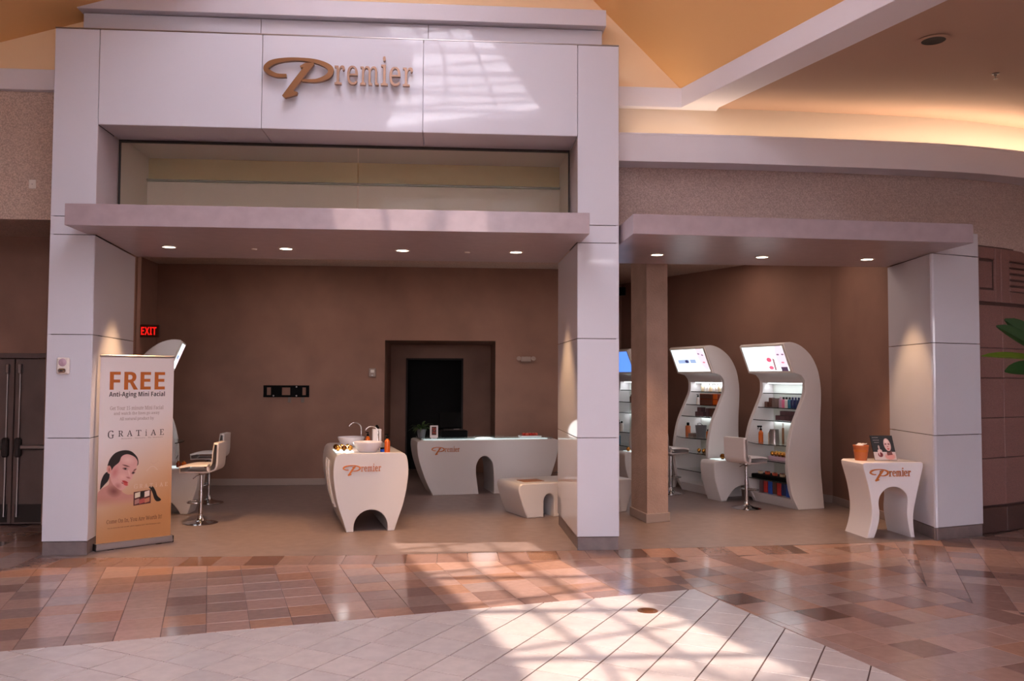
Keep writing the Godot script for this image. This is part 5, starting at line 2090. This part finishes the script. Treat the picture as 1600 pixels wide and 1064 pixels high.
func side_stations() -> void:
	var a := make_station("white arched side table between the two right shelf units", Vector3(5.18, 0, -3.52), 17, false)
	for k in 3:
		gold_ball(a.transform * Vector3(0.13 + 0.085 * k, 0.607, -0.15), 0.042, M.dark_gold, "dark gold ball on the side table between the right shelf units, %s from the left" % nth(k), "balls on the side table")
	var b := make_station("white arched side table half hidden behind the column", Vector3(4.15, 0, -5.0), 17, false)
	for k in 2:
		flask(["blue bottle on the side table behind the column", "pale blue bottle on the side table behind the column"][k], b.transform, Vector3(0.62 + 0.07 * k, 0.607, -0.18), 0.17, 0.028, M.blue if k == 0 else M.screen_blue, M.lilac, "")
	gold_ball(b.transform * Vector3(0.02, 0.607, -0.15), 0.036, M.gold, "gold ball on the side table behind the column", "")
	var c := make_station("white arched side table half hidden behind the banner", Vector3(-2.28, 0, -2.63), 0, true)
	for k in 2:
		flask(["small orange bottle on the side table behind the banner", "small amber bottle on the side table behind the banner"][k], c.transform, Vector3(-0.09 - 0.07 * k, 0.607, -0.12), 0.085, 0.03, [M.orange, M.amber][k], M.gold, "")


func stools() -> void:
	var o := thing("bar_stool", "white padded bar stool with chrome base beside the banner", "stool", Vector3(-1.92, 0, -1.95), -90)
	# profile: seat and back in one curl; local x = forward
	var seat := ribbon(V([0.22, 0.672, 0.10, 0.684, -0.06, 0.684, -0.14, 0.688]), [0.040, 0.050, 0.052, 0.050], 5)
	var back := ribbon(V([-0.13, 0.688, -0.185, 0.705, -0.205, 0.76, -0.212, 0.88, -0.222, 1.00]), [0.050, 0.048, 0.040, 0.038, 0.030], 5)
	var turn := Transform3D(Basis(Vector3(0, 0, 1), Vector3(0, 1, 0), Vector3(-1, 0, 0)), Vector3.ZERO)
	var g := G()
	g.t = turn
	g.extrude(seat, -0.20, 0.20, 0.022, 75)
	part(o, "seat", g, M.leather)
	g = G()
	g.t = turn
	g.extrude(back, -0.20, 0.20, 0.018, 75)
	part(o, "backrest", g, M.leather)
	g = G()
	g.lathe(spl(V([0, 0, 0.195, 0.0, 0.20, 0.006, 0.19, 0.012, 0.10, 0.03, 0.05, 0.05, 0.036, 0.075, 0.03, 0.10, 0, 0.10]), 2), 40, 60)
	part(o, "base", g, M.chrome)
	g = G()
	g.rod(Vector3(0, 0.09, 0), Vector3(0, 0.40, 0), 0.026, 0.026, 20)
	g.rod(Vector3(0, 0.40, 0), Vector3(0, 0.60, 0), 0.019, 0.019, 20)
	g.lathe(P2([0, 0.59, 0.024, 0.59, 0.10, 0.622, 0.10, 0.63, 0, 0.632]), 20)
	part(o, "pole", g, M.chrome)
	g = G()
	var ring := PackedVector3Array()
	for k in 15:
		var a := -0.35 + (PI + 0.7) * k / 14.0
		ring.append(Vector3(0.13 * cos(a), 0.26, 0.05 + 0.11 * sin(a)))
	g.tube(ring, 0.010, 8)
	g.rod(ring[0], Vector3(0.02, 0.26, 0), 0.010)
	g.rod(ring[14], Vector3(-0.02, 0.26, 0), 0.010)
	part(o, "footrest", g, M.chrome)
	g = G()
	g.tube(PackedVector3Array([Vector3(0.02, 0.60, 0.0), Vector3(0.10, 0.592, 0.03), Vector3(0.17, 0.565, 0.05)]), 0.006)
	part(o, "height_lever", g, M.chrome)
	o.set_meta("group", "white bar stools")
	var k0 := again(o, "bar_stool", Vector3(-2.30, 0, -3.72), -90, "white padded bar stool half hidden behind the banner", "stool", "white bar stools")
	k0.scale = Vector3.ONE * 1.0
	again(o, "bar_stool", Vector3(5.33, 0, -2.86), 118, "white padded bar stool in front of the right shelf unit", "stool", "white bar stools")
	again(o, "bar_stool", Vector3(4.66, 0, -4.45), 112, "white padded bar stool just right of the column", "stool", "white bar stools")
	again(o, "bar_stool", Vector3(3.06, 0, -5.15), 200, "white padded bar stool at the right end of the reception counter", "stool", "white bar stools")


func banner() -> void:
	var turn := 39.4
	var o := thing("roll_up_banner", "tall printed roll-up banner standing in front of the left pier", "banner", Vector3(-2.205, 0, -0.47), turn)
	var g := G()
	g.extrude(P2([-0.055, 0.008, 0.055, 0.008, 0.058, 0.03, 0.045, 0.062, 0.012, 0.072, -0.045, 0.072, -0.058, 0.03]), -0.405, 0.405, 0.004)
	var keep := g
	g = G()
	g.t = Transform3D(Basis(Vector3(0, 0, -1), Vector3(0, 1, 0), Vector3(1, 0, 0)), Vector3.ZERO)
	g.extrude(P2([-0.055, 0.008, 0.055, 0.008, 0.058, 0.03, 0.045, 0.062, 0.012, 0.072, -0.045, 0.072, -0.058, 0.03]), -0.405, 0.405, 0.004)
	part(o, "base", g, M.alu)
	keep = null
	g = G()
	for s in [-1.0, 1.0]:
		var q: float = s
		g.box(Vector3(q * 0.402, 0.038, 0), Vector3(0.012, 0.072, 0.118), 0.004)
	part(o, "end_cap", g, M.dark)
	g = G()
	for s in [-1.0, 1.0]:
		var q: float = s
		g.box(Vector3(q * 0.25, 0.004, 0), Vector3(0.06, 0.008, 0.10), 0.002)
	part(o, "foot", g, M.black)
	g = G()
	g.quad(Vector3(-0.3875, 0.07, 0.012), Vector3(0.3875, 0.07, 0.012), Vector3(0.3875, 2.02, 0.012), Vector3(-0.3875, 2.02, 0.012))
	g.quad(Vector3(0.3875, 0.07, 0.010), Vector3(-0.3875, 0.07, 0.010), Vector3(-0.3875, 2.02, 0.010), Vector3(0.3875, 2.02, 0.010))
	var m := mat(Color.WHITE, 0.5)
	m.albedo_texture = banner_picture()
	part(o, "sheet", g, m)
	part(o, "top_rail", gbox(Vector3(0, 2.025, 0.008), Vector3(0.785, 0.026, 0.022), 0.005), M.alu)
	g = G()
	g.rod(Vector3(0, 0.05, -0.02), Vector3(0, 2.02, -0.012), 0.009)
	part(o, "support_pole", g, M.alu)
	# wording
	var z := 0.0128
	flat_text(o, "FREE", 0.58, Vector3(0.0, 1.765, z), M.text_gold, false, 0, 0.19)
	flat_text(o, "Anti-Aging Mini Facial", 0.585, Vector3(0.0, 1.615, z), M.text_dark, false, 0, 0.068)
	flat_text(o, "Get Your 15 minute Mini Facial", 0.56, Vector3(0.0, 1.475, z), M.text_faint, true, 0, 0.042)
	flat_text(o, "and watch the lines go away", 0.48, Vector3(0.0, 1.415, z), M.text_faint, true, 0, 0.042)
	flat_text(o, "All natural product by", 0.36, Vector3(0.0, 1.357, z), M.text_faint, true, 0, 0.042)
	# the name in capitals, the third-last letter small, the first one larger
	var chars := ["G", "R", "A", "T", "i", "A", "E"]
	var cx := [-0.265, -0.165, -0.073, 0.02, 0.10, 0.178, 0.268]
	for k in 7:
		flat_text(o, chars[k], [0.062, 0.052, 0.058, 0.054, 0.018, 0.058, 0.044][k], Vector3(cx[k], 1.205 - (0.006 if k == 0 else 0.0), z), M.text_dark, true, 0, [0.082, 0.062, 0.062, 0.062, 0.066, 0.062, 0.062][k])
	flat_text(o, "Beauty . Nature . By Nature", 0.44, Vector3(0.06, 1.150, z), M.text_faint, true, 0, 0.016)
	for k in 7:
		flat_text(o, chars[k], [0.040, 0.034, 0.038, 0.035, 0.012, 0.038, 0.028][k], Vector3(0.005 + 0.054 * k, 0.635, z), M.text_ghost, true, 0, [0.048, 0.042, 0.042, 0.042, 0.044, 0.042, 0.042][k])
	flat_text(o, "Come On In, You Are Worth It!", 0.575, Vector3(0.0, 0.285, z), M.text_brown, true, 0, 0.052)
	flat_text(o, "See in store for full details while supplies last. One facial per visit", 0.55, Vector3(0.0, 0.218, z), M.text_brown, true, 0, 0.013)


func wall_fittings() -> void:
	# strobe on the left pier
	var o := thing("alarm_sounder", "white fire alarm sounder with strobe on the left pier", "alarm", Vector3(-2.77, 1.915, 0.0))
	part(o, "housing", gbox(Vector3(0, 0, 0.022), Vector3(0.125, 0.17, 0.044), 0.014), M.pale)
	var g := G()
	g.t = Transform3D(Basis(Vector3.RIGHT, PI / 2), Vector3(0, 0.035, 0.044))
	g.lathe(P2([0, 0.004, 0.036, 0.004, 0.04, 0.0]), 22)
	for k in 3:
		g.lathe(P2([0.010 + 0.009 * k, 0.004, 0.011 + 0.009 * k, 0.0065, 0.014 + 0.009 * k, 0.004]), 20)
	part(o, "grille", g, M.lilac)
	part(o, "strobe", gbox(Vector3(0, -0.048, 0.055), Vector3(0.075, 0.042, 0.03), 0.012), M.chrome)
	part(o, "strobe_core", gbox(Vector3(0, -0.05, 0.071), Vector3(0.03, 0.012, 0.006), 0.002), M.dark)
	# small plate high on the wall at the left
	var p := thing("switch_plate", "small white plate high on the tan wall at the left", "plate", Vector3(-3.45, 3.92, -0.68))
	part(p, "plate", gbox(Vector3(0, 0, 0.005), Vector3(0.075, 0.10, 0.010), 0.003), M.pale)
	part(p, "screw", gbox(Vector3(0, 0, 0.011), Vector3(0.01, 0.01, 0.003), 0.001), M.steel)
	# exit sign
	var e := thing("exit_sign", "red lit exit sign beyond the left pier", "sign", Vector3(-3.58, 2.53, -4.90))
	part(e, "housing", gbox(Vector3(0, 0, 0), Vector3(0.33, 0.20, 0.05), 0.008), M.brown)
	part(e, "wall_bracket", gbox(Vector3(-0.168, 0, 0), Vector3(0.03, 0.05, 0.03), 0.004), M.brown)
	flat_text(e, "EXIT", 0.235, Vector3(0, 0, 0.0262), M.exit, false, 0, 0.125)
	# television bracket
	var zb := -5.76
	var t := thing("tv_bracket", "black empty television wall bracket on the back wall", "bracket", Vector3(-1.59, 1.575, zb))
	g = G()
	for r in [[0.0, 0.082, 0.76, 0.035], [0.0, -0.082, 0.76, 0.035]]:
		g.box(Vector3(r[0], r[1], 0.02), Vector3(r[2], r[3], 0.03), 0.003)
	for r in [[-0.352, 0.055], [-0.165, 0.18], [0.165, 0.20], [0.352, 0.055]]:
		g.box(Vector3(r[0], 0, 0.016), Vector3(r[1], 0.14, 0.022), 0.002)
	part(t, "plate", g, M.black)
	for q in V([-0.21, -0.075, 0.17, -0.075, 0.17, 0.075]):
		g = G()
		g.t = Transform3D(Basis(Vector3.RIGHT, PI / 2), Vector3(q.x, q.y, 0.036))
		g.lathe(P2([0, 0.006, 0.012, 0.005, 0.014, 0.0]), 12)
		part(t, "bolt", g, M.steel)
	for x in [0.05, 0.27]:
		g = G()
		g.box(Vector3(x, -0.145, 0.008), Vector3(0.05, 0.09, 0.014), 0.003)
		part(t, "cable_tail", g, M.greybrown)
	# thermostat
	var h := thing("wall_control", "small pale alarm box on the back wall left of the door recess", "control", Vector3(-0.155, 1.895, zb))
	part(h, "box", gbox(Vector3(0, 0, 0.02), Vector3(0.12, 0.15, 0.04), 0.01), M.baseboard)
	part(h, "window", gbox(Vector3(0, 0.025, 0.041), Vector3(0.06, 0.05, 0.006), 0.004), M.pale)
	part(h, "button", gbox(Vector3(0, -0.045, 0.042), Vector3(0.03, 0.018, 0.008), 0.004), M.white_gloss)
	# emergency light
	var l := thing("emergency_light", "twin-lamp emergency light on the back wall right of the door recess", "light", Vector3(2.465, 2.14, zb))
	part(l, "box", gbox(Vector3(0, 0, 0.03), Vector3(0.17, 0.09, 0.06), 0.01), M.baseboard)
	for s in [-1.0, 1.0]:
		var q: float = s
		g = G()
		g.t = Transform3D(Basis(Vector3.RIGHT, deg_to_rad(70)), Vector3(q * 0.125, 0.0, 0.03))
		g.lathe(P2([0, -0.02, 0.02, -0.02, 0.042, 0.03, 0.038, 0.034, 0, 0.03]), 18)
		part(l, "lamp_head", g, M.baseboard)


func plants() -> void:
	# fig at the right edge of the frame
	var o := thing("fig_plant", "broad-leaved green fig plant reaching in at the right edge", "plant", Vector3(6.25, 0, 2.45))
	var g := G()
	g.lathe(P2([0, 0, 0.17, 0, 0.22, 0.42, 0.20, 0.42, 0.19, 0.38, 0, 0.38]), 28)
	part(o, "pot", g, M.terracotta)
	g = G()
	g.lathe(P2([0, 0.385, 0.19, 0.382]), 20)
	part(o, "soil", g, M.soil)
	g = G()
	g.tube(PackedVector3Array([Vector3(0, 0.36, 0), Vector3(-0.06, 0.9, 0.02), Vector3(-0.16, 1.5, 0), Vector3(-0.26, 2.15, 0.01)]), 0.016)
	part(o, "stem", g, M.bark)
	# root height, heading, rise, length, width
	var lv := [[1.97, 184.0, 34.0, 0.60, 0.075, 0, 65.0], [1.96, 178.0, 10.0, 0.60, 0.045, 1, 40.0], [2.0, 165.0, 46.0, 0.50, 0.095, 0, 55.0], [1.90, 186.0, 3.0, 0.46, 0.075, 0, 50.0]]
	for k in 16:
		lv.append([1.2 + 0.06 * k, k * 137.5 if absf(fposmod(k * 137.5, 360.0) - 180.0) > 70.0 else k * 137.5 + 150.0, 25.0 + 20.0 * (k % 3), 0.30, 0.10, 0, 15.0])
	for r in lv:
		g = G()
		broad_leaf(g, Vector3(-0.23 + 0.3 * (1.97 - r[0]) * 0.8, r[0], 0.0), deg_to_rad(r[1]), deg_to_rad(r[2]), r[3], r[4], deg_to_rad(r[6]))
		part(o, "leaf", g, M.leaf_light if r[5] == 1 else M.leaf)
	# palms of the mall planting, behind and beside the viewer (seen in the window and in the shadows)
	for p in [[Vector3(-4.0, 0, 5.9), "tall palm standing left of the viewer", 4.4, 0], [Vector3(-1.9, 0, 7.6), "palm standing nearest the viewer on the left", 4.3, 1], [Vector3(3.55, 0, 6.35), "tall palm standing right of the viewer", 5.4, 2]]:
		palm(p[0], p[1], p[2], p[3], 2.5 if p[3] == 2 else 1.7)


func broad_leaf(g: Geo, root: Vector3, a: float, rise: float, ln: float, w: float, roll: float) -> void:
	var d := Vector3(cos(a) * cos(rise), sin(rise), -sin(a) * cos(rise))
	var side := Vector3(sin(a), 0, cos(a))
	var up := side.cross(d).normalized()
	if up.y < 0:
		up = -up
	var side0 := side
	side = side0 * cos(roll) + up * sin(roll)
	up = up * cos(roll) - side0 * sin(roll)
	var pts := []
	var n := 9
	for k in n + 1:
		var t := float(k) / n
		var ww := w * pow(sin(PI * clampf(0.04 + 0.95 * pow(t, 1.25), 0, 1)), 0.6) if t > 0.12 else 0.006
		pts.append([root + d * ln * t - Vector3.UP * 0.10 * ln * t * t, ww])
	for k in n:
		var p: Vector3 = pts[k][0]
		var q: Vector3 = pts[k + 1][0]
		var a0: float = pts[k][1]
		var a1: float = pts[k + 1][1]
		for s in [-1.0, 1.0]:
			var sd: Vector3 = side * s
			var l0 := p + sd * a0 + up * a0 * 0.35
			var l1 := q + sd * a1 + up * a1 * 0.35
			if s > 0:
				g.quad(p, l0, l1, q)
			else:
				g.quad(l0, p, q, l1)


func palm(at: Vector3, label: String, h: float, sd: int, ln := 1.7) -> void:
	var o := thing("palm_tree", label, "palm", at)
	var g := G()
	g.lathe(P2([0, 0, 0.32, 0, 0.38, 0.5, 0.35, 0.5, 0.34, 0.44, 0, 0.44]), 28)
	part(o, "planter", g, M.terracotta)
	g = G()
	var pr := PackedVector2Array()
	pr.append(Vector2(0, 0.42))
	for k in 24:
		var t := k / 23.0
		pr.append(Vector2(0.095 - 0.03 * t + 0.008 * (k % 2), 0.42 + (h - 0.42) * t))
	pr.append(Vector2(0, h + 0.03))
	g.lathe(pr, 14)
	part(o, "trunk", g, M.bark)
	for k in 24:
		var a := k * 2.39996 + sd
		var rise := 1.15 - 1.1 * float(k) / 24.0
		var prev := Vector3(0, h, 0)
		var dir := Vector3(cos(a) * cos(rise), sin(rise), sin(a) * cos(rise))
		var side := Vector3(-sin(a), 0, cos(a))
		g = G()
		var n := 22
		for j in n:
			var t := float(j + 1) / n
			var q := Vector3(0, h, 0) + dir * ln * t - Vector3.UP * (0.85 if ln < 2.0 else 0.5) * ln * t * t
			g.rod(prev, q, 0.011 * (1.1 - t), -1.0, 4)
			if j > 2:
				var along := (q - prev).normalized()
				var fl := 0.46 * sin(PI * (0.12 + 0.85 * t))
				for s in [-1.0, 1.0]:
					var w: float = s
					for e in 2:
						var rt := prev.lerp(q, 0.5 * e)
						var tip := rt + (side * w * 0.86 + along * 0.55 - Vector3.UP * 0.28).normalized() * fl
						var wd := along * 0.02
						if w > 0:
							g.quad(rt - wd, rt + wd, tip + wd * 0.2, tip - wd * 0.2)
						else:
							g.quad(rt + wd, rt - wd, tip - wd * 0.2, tip + wd * 0.2)
			prev = q
		part(o, "frond", g, M.palm)
